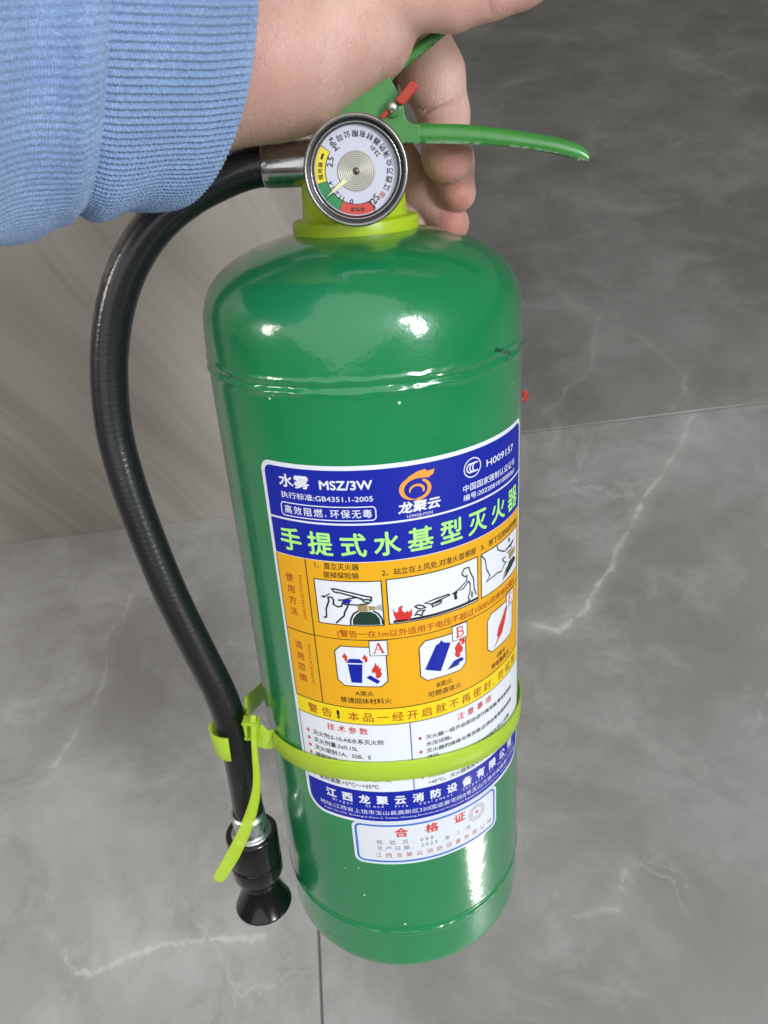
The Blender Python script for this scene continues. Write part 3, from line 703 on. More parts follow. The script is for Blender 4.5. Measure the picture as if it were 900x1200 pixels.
def certificate():
    x0, x1, z0, z1 = -24.9, 56.3, -331.4, -302.6
    V, Fc = bisected(*poly_fill(rrect(x0, z0, x1, z1, 4.2, 7)), 2.6)
    st = obj('certificate_sticker', wrap(V, .46), Fc, ink['paper'], ext)
    put('border', st, [stroke(rrect(x0 + 2.0, z0 + 2.0, x1 - 2.0, z1 - 1.8, 3.0, 6), 1.15, True)], .52, ink['skyblue'])
    letters(st, [line_text(c, x, -311.6, 6.4, bold=.022, xs=1.1) for c, x in (('合', -3.2), ('格', 12.2), ('证', 27.6))], .52, ink['red'])
    letters(st, [pitch_text('检验员', -12.8, -317.0, 3.3, 3.4), line_text(':', 5.2, -317.0, 3.3), pitch_text('088', 8.6, -317.0, 3.2, 17.0), pitch_text('生产日期', -12.8, -321.2, 3.3, 3.8), line_text(':', 5.2, -321.2, 3.3), pitch_text('2023', 8.8, -320.8, 3.2, 19.0), line_text('年', 22.0, -320.8, 3.2), line_text('2', 29.0, -320.3, 3.2), line_text('月', 34.2, -320.3, 3.2)], .52, ink['pencil'])
    letters(st, [pitch_text('江西龙聚云消防设备有限公司', -14.0, -326.2, 3.5, 52.0)], .52, ink['softred'])
    # inspection rosette
    c = (41.5, -311.8)
    ring = lambda r, wob, s=54: [(c[0] + (r + wob * math.sin(9 * 2 * math.pi * k / s)) * math.cos(2 * math.pi * k / s), c[1] + (r + wob * math.sin(9 * 2 * math.pi * k / s)) * math.sin(2 * math.pi * k / s)) for k in range(s)]
    put('rosette', st, [stroke(ring(5.1, .35), .55, True), stroke(ring(3.9, .3), .6, True), stroke(ring(2.9, .15), .25, True)], .52, ink['ltgrey'])
    put('rosette_star', st, [poly_fill([(c[0] + (1.5 if k % 2 == 0 else .65) * math.sin(math.pi * k / 5), c[1] + (1.5 if k % 2 == 0 else .65) * math.cos(math.pi * k / 5)) for k in range(10)])], .53, ink['softred'])
certificate()

# ---- collar, valve -----------------------------------------------------------
V, Fc = lathe([(.0185, -.034), (.0258, -.034), (.0266, -.0332), (.0266, -.0282), (.0258, -.0275), (.0222, -.0272), (.0218, -.0262), (.0212, -.012), (.0205, -.0112), (.0185, -.0112)], 96)
mod_bevel(obj('collar', V, Fc, MCOL, ext, True), .0004, 2)
V, Fc = lathe([(.0, -.034), (.0175, -.034), (.0175, -.010), (.0155, -.008), (.0155, .006), (.013, .009), (.0, .009)], 48)
mod_bevel(obj('valve_body', V, Fc, MCH, ext, True), .0005, 2)
# outlet towards the hose with its crimped chrome ferrule
pa, pb = at(300, 194, 0.0), at(372, 191, -.002); ax_ = pa - pb; Lf = np.linalg.norm(ax_)
pf = at(310, 193.5, 0.0); pg = at(360, 191.5, -.002); ad = pf - pg; Lf = np.linalg.norm(ad)
V, Fc = lathe([(.0075, -.004), (.0090, -.004), (.0090, 0), (.00905, Lf * .4), (.0091, Lf * .8), (.0091, Lf - .0005), (.0086, Lf), (.0075, Lf)], 56, frame_dir(pg, ad))
mod_bevel(obj('outlet_ferrule', V, Fc, MCH, ext, True), .0003, 1)
V, Fc = lathe([(0, -.018), (.007, -.018), (.007, .002), (0, .002)], 24, frame_dir(pg, ad))
obj('outlet_pipe', V, Fc, MCH, ext, True)

# ---- gauge -------------------------------------------------------------------
def gauge():
    o = at(417.3, 200.5, -.047); nz = camB - o; nz /= np.linalg.norm(nz)
    gx = np.array([1, 0, 0.]) - nz[0] * nz; gx /= np.linalg.norm(gx); gy = np.cross(nz, gx)
    roll = math.radians(-1.5)
    fr = (o, gx, gy, nz)
    L = lambda pts, h: [o + gx * x / 1000 + gy * y / 1000 + nz * h / 1000 for x, y in pts]
    V, Fc = lathe([(0, -.016), (.009, -.016), (.0095, -.012), (.0165, -.0115), (.0180, -.0095), (.0186, -.004), (.0187, -.0002), (.0184, .0007), (.0179, .0010), (.0174, .0006), (.0172, -.0012)], 120, fr, False)
    g = obj('gauge', V, Fc, MCH2, ext, True)
    V, Fc = lathe([(.0172, -.0011), (.0160, -.0014), (.0153, -.0030), (.0150, -.0042)], 120, fr, False)
    obj('gauge_gasket', V, Fc, MDARK, g, True)
    V, Fc = lathe([(.0157, -.0020), (.01575, -.0013), (.0160, -.0012), (.0162, -.0016)], 120, fr, False)
    obj('inner_rim', V, Fc, MCH, g, True)
    V, Fc = lathe([(0, -.0042), (.0152, -.0042)], 96, fr, False)
    obj('dial', V, Fc, ink['dial'], g)
    Q = 15.1 / 250                                    # sketch units to millimetres
    pol = lambda r, a: (r * Q * math.cos(math.radians(a)), r * Q * math.sin(math.radians(a)))
    def sector(r0, r1, a0, a1, s=18):
        O = [pol(r1, a0 + (a1 - a0) * k / s) for k in range(s + 1)]; I = [pol(r0, a0 + (a1 - a0) * k / s) for k in range(s + 1)]
        return O + I, [(i + s + 1, i, i + 1, i + s + 2) for i in range(s)]
    def dput(name, parts, h, m):
        V, Fc = join2(parts)
        if 'lettering' not in name: return obj(name, L(V, h), Fc, m, g)
        return obj(name, *join([(L([(x + e, y) for x, y in V], h + .01 * k), Fc) for k, e in enumerate((-.05, .05))]), m, g)
    dput('yellow_zone', [sector(186, 243, 143, 193)], -4.1, ink['dialyellow'])
    dput('green_zone', [sector(186, 243, 193.5, 217), sector(186, 243, 218, 240.5)], -4.1, ink['dialgreen'])
    dput('red_zone', [sector(186, 243, 241, 293)], -4.1, ink['dialred'])
    dput('scale_line', [sector(181, 185.5, 143, 293, 40), sector(185.5, 246, 142, 142.9, 2), sector(185.5, 246, 217.1, 217.9, 2), sector(181, 246, 293.2, 294, 2), sector(185.5, 243, 193.05, 193.45, 2), sector(185.5, 243, 240.55, 240.95, 2)], -4.05, ink['black'])
    def polar_text(body, r, amid, size, out=True, rot=None, bold=0.0, spread=None):
        """glyphs around the dial; out: tops point outwards"""
        parts = []
        if rot is not None:
            V, Fc = text2(body); a = np.array(V); cx, cy = (a[:, 0].min() + a[:, 0].max()) / 2, (a[:, 1].min() + a[:, 1].max()) / 2
            c = pol(r, amid); t = math.radians(rot); s = size * Q
            return [([(c[0] + ((x - cx) * math.cos(t) - (y - cy) * math.sin(t)) * s, c[1] + ((x - cx) * math.sin(t) + (y - cy) * math.cos(t)) * s) for x, y in V], Fc)]
        for i, chh in enumerate(body):
            a = amid + (i - (len(body) - 1) / 2) * (spread or 13) * (-1 if out else 1)
            parts += polar_text(chh, r, a, size, rot=a - 90 if out else a + 90, bold=bold)
        return parts
    dput('dial_lettering', polar_text('0', 172, 256, 42, rot=166) + polar_text('1', 172, 239, 38, rot=149) + polar_text('1.2', 172, 226, 38, rot=136) + polar_text('1.4', 168, 203, 38, rot=113) + polar_text('2.5', 160, 158, 48, rot=75)
         + polar_text('MPa', 196, 128, 46, rot=125) + polar_text('23.01', 158, 40, 34, rot=128) + polar_text('江西万众消防器材有限公司', 203, 42, 40, out=False, spread=13.0) + polar_text('J2S', 200, 300, 58, rot=48, bold=.02)
         + polar_text('超充装', 214, 176, 30, out=True, spread=9, bold=.01) + polar_text('再充装', 214, 268, 28, out=True, spread=8, bold=.01), -4.0, ink['black'])
    dput('dial_lettering', [sector(208, 220, 150, 159, 4)], -4.0, ink['black'])
    dput('dial_mark', polar_text('国', 205, 317, 34, rot=48) , -4.0, ink['red'])
    cx = 0.0
    # raised coil plate with concentric grooves
    pr = []
    for k in range(64):
        r = 1.2 + (6.6 - 1.2) * k / 63; pr.append((r / 1000, (-3.7 + .09 * math.sin(k / 63 * 2 * math.pi * 7.5)) / 1000))
    pr.append((.0068, -.0041))
    V, Fc = lathe(pr, 96, fr, False)
    obj('coil_plate', V, Fc, mat('pale_nickel', (.50, .48, .42), .42, .5), g, True)
    V, Fc = lathe([(0, -.0033), (.0010, -.0033), (.00135, -.0038)], 32, fr, False)
    obj('needle_hub', V, Fc, mat('hub_steel', (.12, .10, .09), .35, .8), g, True)
    an = math.radians(214.5); dx, dy = math.cos(an), math.sin(an)
    tip = 228 * Q; b0 = 5.0; wv = 1.05
    pts = [(dx * b0 - dy * wv * .8, dy * b0 + dx * wv * .8), (dx * tip, dy * tip), (dx * b0 + dy * wv * .8, dy * b0 - dx * wv * .8)]
    V, Fc = extrude(pts, lambda x, y, h: o + gx * x / 1000 + gy * y / 1000 + nz * h / 1000, -3.25, -3.0)
    obj('needle', V, Fc, mat('needle_yellow', (.82, .80, .42), .45), g)
    gm = bpy.data.materials.new('gauge_glass'); gm.use_nodes = True; t = gm.node_tree; t.nodes.clear()
    ou = t.nodes.new('ShaderNodeOutputMaterial'); mx = t.nodes.new('ShaderNodeMixShader'); tr = t.nodes.new('ShaderNodeBsdfTransparent'); gl = t.nodes.new('ShaderNodeBsdfGlossy'); fz = t.nodes.new('ShaderNodeFresnel')
    fz.inputs[0].default_value = 1.25; gl.inputs['Roughness'].default_value = .03
    t.links.new(fz.outputs[0], mx.inputs[0]); t.links.new(tr.outputs[0], mx.inputs[1]); t.links.new(gl.outputs[0], mx.inputs[2]); t.links.new(mx.outputs[0], ou.inputs[0])
    V, Fc = lathe([(0, -.0008), (.006, -.00085), (.011, -.00105), (.0158, -.0015)], 96, fr, False)
    obj('gauge_glass', V, Fc, gm, g, True)
gauge()

# ---- levers ------------------------------------------------------------------
def channel(name, top, bot, y0, y1, r, thick, m, parent):
    """inverted U channel bent from sheet; top/bot: matching edge lines in the plane of the side"""
    V = []; nsec = 18
    for (tx, ty), (bx, by) in zip(top, bot):
        T0, B0 = at(tx, ty, y0), at(bx, by, y0); up = T0 - B0; H = np.linalg.norm(up); up /= H
        rr = min(r, H * .6); wY = y1 - y0; sec = [(0, 0)]
        for k in range(7): a = math.pi - k / 6 * math.pi / 2; sec.append((rr + rr * math.cos(a), H - rr + rr * math.sin(a)))
        for k in range(7): a = math.pi / 2 - k / 6 * math.pi / 2; sec.append((wY - rr + rr * math.cos(a), H - rr + rr * math.sin(a)))
        sec.append((wY, 0))
        for s_, h_ in sec: V.append(B0 + up * h_ + np.array([0, s_, 0]))
    ns = 16
    o = obj(name, V, grid_faces(len(top), ns), m, parent, True); mod_solid(o, thick, 0); return o
tp = catmull([(474, 146), (492, 146), (519.5, 146.6), (551, 148), (580, 151), (611.5, 155.3), (650.7, 161.7), (674, 168.4), (686, 175), (690.5, 183)], 5)
bt = catmull([(471, 167.5), (492, 168), (519.5, 168.4), (551, 169), (580, 170.3), (611.5, 173.3), (650.7, 179.5), (672, 184.3), (682, 187), (689.5, 189)], 5)
lev = channel('carry_handle', tp, bt, -.0155, -.0005, .0032, .0013, MLEV, ext)
plate = [(392, 178), (392, 96), (425, 80), (452, 80), (458, 93), (467, 109), (472.5, 123), (474, 134), (476.5, 140), (482, 144.5), (492, 146), (492, 168), (474, 167.6), (462, 176)]
for Y in (-.0162, .0002):
    V, Fc = extrude(plate, lambda x, y, h: at(x, y, h), Y, Y + .0014)
    mod_bevel(obj('handle_cheek', V, Fc, MLEV, lev), .0004, 2)
tp = catmull([(446, 84), (479, 61), (500, 44), (525, 29), (566, -3), (610, -45)], 5)
bt = catmull([(455, 97), (477, 76), (503, 55), (526, 36), (566, 6), (616, -37)], 5)
channel('squeeze_lever', tp, bt, -.010, .006, .003, .0013, MLEV, ext)
# safety pin: flat red pull with a silver rivet
pinp = [(462.7, 117), (481, 94.7), (486, 95.5), (492.2, 101.5), (473.5, 123.5), (468, 122)]
V, Fc = extrude(pinp, lambda x, y, h: at(x, y, h), -.0225, -.0195)
pin = obj('safety_pin', V, Fc, MRED, ext); mod_bevel(pin, .0006, 2)
V, Fc = extrude([(455, 126.5), (459, 130), (451, 139), (446.5, 139.5), (445, 136)], lambda x, y, h: at(x, y, h), -.0205, -.0185)
mod_bevel(obj('pin_tail', V, Fc, MRED, pin), .0004, 2)
V, Fc = lathe([(0, .0022), (.0009, .0021), (.0017, .0014), (.0019, .0005), (.0019, -.004), (0, -.004)][::-1], 28, frame_dir(at(460.5, 125.8, -.0205), (0, -1, 0)))
obj('rivet', V, Fc, MZN, pin, True)
V, Fc = lathe([(.0020, 0), (.0030, 0), (.0032, .0006), (.0030, .0012), (.0020, .0012)], 28, frame_dir(at(461, 127, -.0170), (0, -1, 0)))
obj('pin_boss', V, Fc, MLEV, lev, True)

# ---- hose and nozzle ---------------------------------------------------------
hp = [(340, 193, 0.0), (312, 193.5, 0.0), (284, 199, -.001), (255, 211, -.002), (222, 229, -.003), (188, 257, -.004), (161, 293, -.004), (142, 335, -.004), (131, 385, -.004), (128, 440, -.005), (134, 504, -.007), (150, 566, -.010), (172, 627, -.013), (200, 695, -.017), (233, 762, -.021), (258, 812, -.024), (273, 855, -.026), (283, 900, -.028), (290, 942, -.029), (294, 968, -.03)]
path = catmull([at(*p) for p in hp], 7)
V, Fc = tube(path, .0083, 40)
hose = obj('hose', V, Fc, MRUB, ext, True)
t0 = path[-1] - path[-14]; t0 /= np.linalg.norm(t0)
n0 = at(291.5, 957, -.0295); n1 = at(309.5, 1057, -.0330); ad = n1 - n0; LN = np.linalg.norm(ad)
fr = frame_dir(n0, ad)
V, Fc = lathe([(.0083, -.0045), (.0092, -.0045), (.0093, .001), (.0094, .0085), (.0096, .0095), (.0110, .0097), (.0114, .0104), (.0114, .0122), (.0108, .0128), (.0, .0128)], 48, fr, False)
noz = None
V2, F2 = lathe([(.0, .0105), (.0125, .0105), (.0140, .0100), (.0145, .0110), (.0145, LN * .43), (.0140, LN * .445), (.0140, LN * .46), (.0145, LN * .475), (.0143, LN * .60), (.0130, LN * .645), (.0118, LN * .66), (.0104, LN * .71), (.0100, LN * .73), (.0101, LN * .745), (.0156, LN - .0022), (.0163, LN - .0012), (.0163, LN), (.0152, LN), (.0090, LN * .76), (0, LN * .76)], 72, fr, False)
noz = obj('nozzle', V2, F2, MBLK, ext, True); mod_bevel(noz, .0003, 2, 25)
obj('nozzle_ferrule', V, Fc, MZN, noz, True)

# ---- red seal on a wire at the far side --------------------------------------
sa = at(612.5, 460, .010)
wire = catmull([at(607.5, 520, -.001), at(608.8, 495, .002), at(610.5, 478, .006), at(612.2, 468, .009), at(613, 461, .010)], 6)
V, Fc = tube(wire, .00035, 8)
sw = obj('seal_wire', V, Fc, mat('seal_wire', (.35, .30, .25), .4, .7), ext, True)
V, Fc = extrude([(611.5, 458), (616, 456.5), (620, 460), (618, 469), (613.5, 473), (611.8, 468)], lambda x, y, h: at(x, y, h), .009, .0115)
mod_bevel(obj('seal_tag', V, Fc, MREDT, sw), .0006, 2)

# ================================================================== STRAP
tie = thing('plastic_strap', 'bright yellow-green plastic strap clipping the black hose to the green bottle', 'strap', locB=(-.0700, -.0300, -.275))
def ribbon(path, wdir, width, thick, taper=None):
    """flat band: path of centres, wdir per point across the band"""
    T = np.gradient(path, axis=0); T /= np.linalg.norm(T, axis=1)[:, None]; V = []
    for i, (p, t, wv) in enumerate(zip(path, T, wdir)):
        wv = wv - (wv @ t) * t; wv = wv / np.linalg.norm(wv); nn = np.cross(t, wv)
        hw = (width if np.isscalar(width) else width[i]) / 2; ht = thick / 2
        for a, b in ((-1, -1), (1, -1), (1, 1), (-1, 1)): V.append(p + wv * hw * a + nn * ht * b)
    m_ = len(path); f = []
    for i in range(m_ - 1):
        for k in range(4): f.append((i * 4 + k, i * 4 + (k + 1) % 4, i * 4 + 4 + (k + 1) % 4, i * 4 + 4 + k))
    f += [(3, 2, 1, 0), tuple(m_ * 4 - 4 + k for k in range(4))]
    return V, f
def strap():
    zt = lambda th: -.2681 - .0115 * math.sin(th) ** 2
    ths = np.radians(np.arange(-62, 242, 3.0))
    r = .0711
    ring = [np.array([r * math.sin(t), -r * math.cos(t), zt(t)]) for t in ths]
    head = at(297, 853, -.035)
    lead = catmull([head, .5 * (head + ring[0]) + np.array([-.0006, -.0012, -.0012]), ring[0]], 6)[:-1]
    back = catmull([ring[-1], np.array([-.0735, .012, -.2795]), at(287, 830, -.018)], 6)[1:]
    p = np.array(list(lead) + ring + list(back))
    wd = np.array([[0.02, -.05, 1.0]] * len(p))
    V, Fc = ribbon(p, wd, .0122, .0011)
    mod_bevel(obj('strap', V, Fc, MTIE, tie, True), .0003, 1, 50)
    # open clip round the hose
    i = int(np.argmin([abs(q[2] - at(271, 855, -.026)[2]) for q in path])); c = path[i]; tz = path[i + 4] - path[i - 4]; tz /= np.linalg.norm(tz)
    ax = np.array([1, 0, 0.]) - tz[0] * tz; ax /= np.linalg.norm(ax); ay = np.cross(tz, ax)
    if ay[1] > 0: ay = -ay                              # towards the viewer
    arc = []
    for a in np.radians(np.arange(-28, 268, 6.0)):      # from right-front round the back to left-front
        rr = .0092 + (.0022 if a > math.radians(150) else 0) * min(1, (a - math.radians(150)) / .5)
        arc.append(c + ax * rr * math.cos(a) - ay * rr * math.sin(a))
    sh = np.linspace(.0025, -.004, len(arc)); arc = [q + tz * (-s_) for q, s_ in zip(arc, sh)]
    V, Fc = ribbon(np.array(arc), [tz] * len(arc), .0145, .0013)
    mod_bevel(obj('hose_clip', V, Fc, MTIE, tie, True), .0003, 1, 50)
    # lock head
    hb = []
    hx = np.array([.9, -.2, 0]); hx /= np.linalg.norm(hx); hz = np.array([.06, -.25, 1]); hz /= np.linalg.norm(hz); hy = np.cross(hz, hx)
    def bx(c, sx, sy, sz):
        V = [c + hx * a * sx / 2 + hy * b * sy / 2 + hz * e * sz / 2 for a in (-1, 1) for b in (-1, 1) for e in (-1, 1)]
        return V, [(0, 1, 3, 2), (4, 6, 7, 5), (0, 4, 5, 1), (2, 3, 7, 6), (0, 2, 6, 4), (1, 5, 7, 3)]
    c0 = at(295.5, 854, -.0375)
    lh = obj('lock_head', *join([bx(c0 - hx * .0030, .0016, .0045, .0145), bx(c0 + hx * .0030, .0016, .0045, .0145), bx(c0 + hz * .0064, .0085, .0052, .0018), bx(c0 - hz * .0064, .0085, .0052, .0018), bx(c0 + hy * .0022, .0060, .0012, .0120)]), MTIE, tie)
    mod_bevel(lh, .0003, 2)
    # loose tail hanging from the head, with its small teeth
    tpth = [at(296.5, 838, -.0395), at(297, 852, -.041), at(297.5, 868, -.0415), at(299, 890, -.0425), at(300.5, 910, -.0435), at(299.5, 930, -.0445), at(294, 953, -.0455), at(285, 977, -.0465), at(273, 1002, -.0475), at(260, 1024, -.0485), at(255, 1033, -.049)]
    tail = catmull(tpth, 9); m_ = len(tail); s_ = np.linspace(0, 1, m_)
    wdv = [np.array([1.0, .1, 0]) * 1 for k in s_]
    wid = np.interp(s_, [0, .25, .45, .62, .80, .93, .97, 1.0], [.0028, .0028, .0038, .0060, .0076, .0070, .0060, .0038])
    T = np.gradient(tail, axis=0); T /= np.linalg.norm(T, axis=1)[:, None]
    wdv = []
    for t, k in zip(T, s_):
        side = np.cross(t, np.array([0, -1., 0])); side /= np.linalg.norm(side); wdv.append(side)
    V, Fc = ribbon(tail, wdv, wid, .0010)
    tl = obj('strap_tail', V, Fc, MTIE, tie, True); mod_bevel(tl, .00025, 1, 50)
    teeth = []
    dense = catmull(tpth, 40); Td = np.gradient(dense, axis=0); Td /= np.linalg.norm(Td, axis=1)[:, None]
    for i in range(60, 290, 4):
        t = Td[i]; side = np.cross(t, np.array([0, -1., 0])); side /= np.linalg.norm(side)
        if side[0] < 0: side = -side
        wv = np.interp(i / len(dense), s_, wid) / 2
        a = dense[i] + side * (wv - .0004)
        q = [a - t * .0006, a + t * .0006, a + side * .0008 + t * .0001]
        V = [x + np.array([0, -.0004, 0]) for x in q] + [x + np.array([0, .0004, 0]) for x in q]
        teeth.append((V, [(0, 1, 2), (5, 4, 3), (0, 3, 4, 1), (1, 4, 5, 2), (2, 5, 3, 0)]))
    o = obj('tail_teeth', *join(teeth), MTIE, tl); o['kind'] = 'stuff'
strap()

# ================================================================== PERSON (hand and sleeve)
HANDO = at(300, 80, -.015)
per = thing('person', 'hand of a person in a pale blue knitted sleeve gripping the green handle', 'person', locB=tuple(HANDO))
PADS = [(at(522, 190, .010), .013), (at(535, 232, .022), .011), (at(530, 262, .028), .012)]
MSK = m_skin()
def hand():
    import openvdb
    vs = .00085
    lo = np.array([-.115, -.105, -.050]); hi = np.array([.115, .080, .118])
    dim = np.ceil((hi - lo) / vs).astype(int)
    gx = (lo[0] + vs * np.arange(dim[0]))[:, None, None].astype(np.float32); gy = (lo[1] + vs * np.arange(dim[1]))[None, :, None].astype(np.float32); gz = (lo[2] + vs * np.arange(dim[2]))[None, None, :].astype(np.float32)
    def cone(a, b):
        pa, ra = at(*a[:3]), a[3] / 1000; pb, rb = at(*b[:3]), b[3] / 1000
        ba = (pb - pa).astype(np.float32); L2 = float(ba @ ba)
        x, y, z = gx - np.float32(pa[0]), gy - np.float32(pa[1]), gz - np.float32(pa[2])
        h = np.clip((x * ba[0] + y * ba[1] + z * ba[2]) / L2, 0, 1)
        dx, dy, dz = x - h * ba[0], y - h * ba[1], z - h * ba[2]
        return np.sqrt(dx * dx + dy * dy + dz * dz) - (ra + (rb - ra) * h)
    def smin(a, b, k):
        h = np.clip(.5 + .5 * (b - a) / k, 0, 1); return b + (a - b) * h - k * h * (1 - h)
    def chain(pts, k=.004):
        D = None
        for a, b in zip(pts[:-1], pts[1:]):
            c = cone(a, b); D = c if D is None else smin(D, c, k)
        return D
    body = chain([(60, 110, -.040, 25), (190, 90, -.026, 26.5), (300, 68, -.016, 29)], .01)
    body = smin(body, cone((350, 66, -.012, 24.5), (426, 34, -.010, 19.5)), .010)
    body = smin(body, cone((330, 20, .0, 26), (430, -30, .018, 24)), .012)
    body = smin(body, chain([(420, 0, -.012, 18), (478, -14, -.018, 13.2), (530, -9, -.020, 11.6), (574, -20, -.021, 10.7), (610, -30, -.021, 9.9), (680, -62, -.020, 9)], .005), .005)
    body = smin(body, chain([(430, -30, .020, 22), (470, 5, .034, 15), (478, 25, .034, 13)], .008), .008)
    fing = chain([(474, 10, .034, 14), (507, 90, .030, 13.2), (520, 132, .026, 10.3), (524, 184, .014, 10.9)], .0045)
    fing2 = chain([(455, 20, .046, 13), (512, 110, .048, 10.5), (530, 190, .038, 9.2), (536, 226, .029, 8.4)], .004)
    fing3 = chain([(425, 40, .052, 13), (446, 160, .055, 10.5), (492, 224, .046, 9.2), (528, 262, .034, 8.7)], .004)
    fing4 = chain([(400, 60, .052, 12), (410, 170, .058, 9), (455, 236, .050, 8.2), (490, 266, .042, 7.8)], .004)
    pal = chain([(400, 0, .030, 22), (420, 30, .046, 15)], .01)
    body = smin(body, pal, .012)
    for fg in (fing, fing2, fing3, fing4): body = smin(body, fg, .0014)
    # creases
    def crease(p, q, depth, wd):
        nonlocal body
        c = cone((*p, 0), (*q, 0)); body = body + depth * np.exp(-(c / wd) ** 2)
    def fold(pts, depth, wd):
        nonlocal body
        D = None
        for p, q in zip(pts[:-1], pts[1:]):
            c = cone((*p, 0), (*q, 0)); D = c if D is None else np.minimum(D, c)
        body = body + depth * np.exp(-(D / wd) ** 2)
    fold([(494, 129, .0225), (500, 128, .0185), (510, 124, .0165), (522, 118, .0155), (536, 110, .0170), (548, 104, .0235)], .0013, .0013)
    fold([(500, 130, .0185), (512, 129, .0165), (524, 125, .0158), (536, 120, .0170)], .0008, .0010)
    fold([(497, 172, .0100), (510, 176, .0050), (524, 176, .0035), (540, 173, .0055), (552, 168, .0110)], .0007, .0012)
    crease((575, 12, -.028), (570, -5, -.031), .0006, .0010)
    body = body.astype(np.float32)
    g = openvdb.FloatGrid(background=1.0); g.copyFromArray(np.ascontiguousarray(body)); 
    pts, tri, quad = g.convertToPolygons(isovalue=0.0, adaptivity=0.0)
    V = pts * vs + lo
    Fc = [list(map(int, q))[::-1] for q in quad] + [list(map(int, q))[::-1] for q in tri]
    o = obj('arm', V, Fc, MSK, per, True)
    # outward normals
    bm = bmesh.new(); bm.from_mesh(o.data); bmesh.ops.recalc_face_normals(bm, faces=bm.faces[:])
    bmesh.ops.smooth_vert(bm, verts=bm.verts[:], factor=.5, use_axis_x=True, use_axis_y=True, use_axis_z=True)
    bm.to_mesh(o.data); bm.free()
    return o
hand()

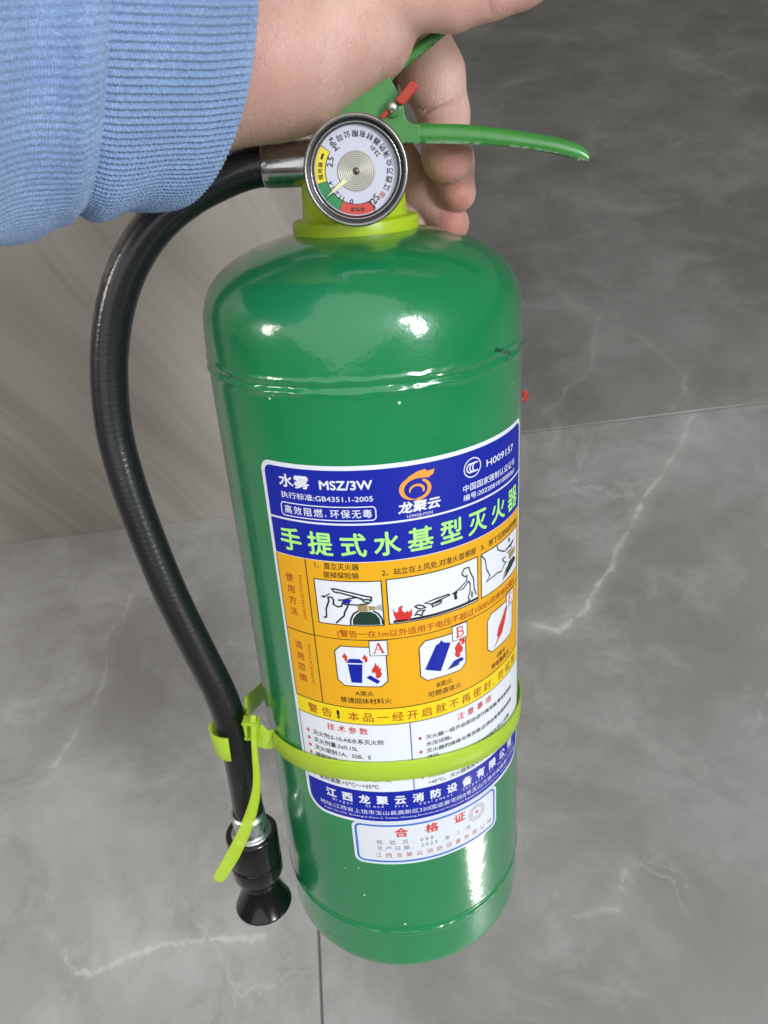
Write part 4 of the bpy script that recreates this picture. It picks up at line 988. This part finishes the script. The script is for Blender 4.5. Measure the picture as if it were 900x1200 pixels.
def sleeve():
    # rings from the cuff edge up the arm: centre, lowest point and the point nearest the viewer
    rings = [((190, 10), (190, 245), (303, 8), -.020, -.020, -.058),
             ((142, 10), (142, 247), (225, 8), -.032, -.032, -.080),
             ((85, 10), (88, 251), (131, 4), -.046, -.046, -.100),
             ((35, 15), (36, 277), (52, 8), -.058, -.058, -.108),
             ((-60, 20), (-40, 292), (-60, 12), -.080, -.080, -.130),
             ((-170, 40), (-140, 320), (-175, 30), -.105, -.105, -.155)]
    cs, us, vs_ = [], [], []
    for c, lo_, nr, yc, yl, yn in rings:
        c3 = at(*c, yc); cs.append(c3); us.append(at(*lo_, yl) - c3); vs_.append(at(*nr, yn) - c3)
    NL = 40; cs, us, vs_ = catmull(cs, NL), catmull(us, NL), catmull(vs_, NL)
    seg = 1760; nrib = 176; m_ = len(cs)
    ph = np.linspace(0, 2 * np.pi, seg, endpoint=False)
    cosp, sinp = np.cos(ph), np.sin(ph)
    s = np.arange(m_) / NL                               # ring parameter, seam at 2
    P3 = cs[:, None, :] + us[:, None, :] * cosp[None, :, None] + vs_[:, None, :] * sinp[None, :, None]
    # normals
    du = np.gradient(P3, axis=0); dv = np.roll(P3, -1, 1) - np.roll(P3, 1, 1)
    N = np.cross(du, dv); N /= np.linalg.norm(N, axis=2)[..., None]
    if (N[m_ // 2, seg // 4] @ vs_[m_ // 2]) < 0: N = -N
    wob = .25 * np.sin(s * 3.1)[:, None] * np.sin(ph * 2)[None] + .2 * np.sin(s * 7)[:, None] * np.sin(3 * ph + 1)[None]
    rib = np.sin(nrib * (ph[None] + .012 * wob))
    rib = np.sign(rib) * np.abs(rib) ** .8
    loop = np.sin(s[:, None] * 2 * np.pi * 15 + np.pi * (np.floor(nrib * ph / np.pi) % 2)[None])
    amp = np.where(s < 2, .00055, .00020)[:, None]
    ampf = np.clip(s / .12, .4, 1)[:, None]
    disp = amp * ampf * (rib + .35 * loop)
    # seam groove and soft folds, rolled edge
    disp -= .0015 * np.exp(-((s - 2.0) / .10) ** 2)[:, None]
    disp += .0014 * np.exp(-((s - 2.35) / .22) ** 2)[:, None] * (1 + .4 * np.sin(2 * ph + .5))[None]
    disp += .0005 * np.exp(-((s - 1.70) / .20) ** 2)[:, None]
    disp += .0018 * np.sin(s * 4.2 + 1)[:, None] * np.sin(2 * ph + s[:, None] * .8) * np.clip(s - .4, 0, 1)[:, None]
    Pd = P3 + N * disp[..., None]
    Pd += (rng.normal(size=Pd.shape[:2]) * .00006)[..., None] * N
    # inner side of the cuff
    inn = []
    for k, dpt in ((0, .0022), (6, .0026), (18, .0026), (40, .0026)): inn.append(P3[k] - N[k] * dpt)
    roll = [P3[0] + (P3[0] - P3[3]) * .25 - N[0] * .0009 + (.0002 * rib[0])[:, None] * N[0]]
    allr = np.array(inn[::-1] + roll + list(Pd))
    Fc = grid_faces(len(allr), seg, False, True)
    V = allr.reshape(-1, 3)
    off = OFF[per.name]
    me = bpy.data.meshes.new('sleeve'); Va = (V - np.array(off)).astype(np.float32); Fa = np.array(Fc, dtype=np.int32)
    me.vertices.add(len(Va)); me.vertices.foreach_set('co', Va.ravel()); me.loops.add(Fa.size); me.loops.foreach_set('vertex_index', Fa.ravel())
    me.polygons.add(len(Fa)); me.polygons.foreach_set('loop_start', np.arange(0, Fa.size, 4, dtype=np.int32)); me.polygons.foreach_set('use_smooth', np.ones(len(Fa), dtype=bool)); me.update(calc_edges=True)
    nr_ = len(allr); su = np.broadcast_to((ph * nrib / (2 * np.pi))[None], (nr_, seg)); sv = np.broadcast_to((np.r_[np.zeros(nr_ - m_), s] * 24)[:, None], (nr_, seg))
    for nm_, ar in (('stitch_u', su), ('stitch_v', sv)):
        me.attributes.new(nm_, 'FLOAT', 'POINT').data.foreach_set('value', ar.astype(np.float32).ravel())
    me.materials.append(m_knit())
    o = bpy.data.objects.new('sleeve', me); C.objects.link(o); o.parent = per; OFF[o.name] = off
    # fuzz: short loose fibres standing off the wool
    NF = 9000; Vf, Ff = [], []
    ii = rng.integers(0, int(m_ * .75), NF); jj = rng.integers(0, seg, NF)
    keep = (np.sin(ph[jj]) > -.35); ii, jj = ii[keep], jj[keep]
    for i, j in zip(ii, jj):
        p = Pd[i, j]; nn = N[i, j]; t = rng.normal(size=3); t -= (t @ nn) * nn; t /= np.linalg.norm(t); L = rng.uniform(.0008, .0024); wv = np.cross(nn, t) * .00004
        q1 = p + nn * L * .35 + t * L * .5; q2 = p + nn * L * rng.uniform(.2, .55) + t * L
        b = len(Vf); Vf += [p - wv, p + wv, q1 + wv, q1 - wv, q2]; Ff += [(b, b + 1, b + 2, b + 3), (b + 3, b + 2, b + 4)]
    fz = obj('wool_fibres', Vf, Ff, mat('wool_fibre', (.42, .55, .85), .9), o); fz['kind'] = 'stuff'
sleeve()
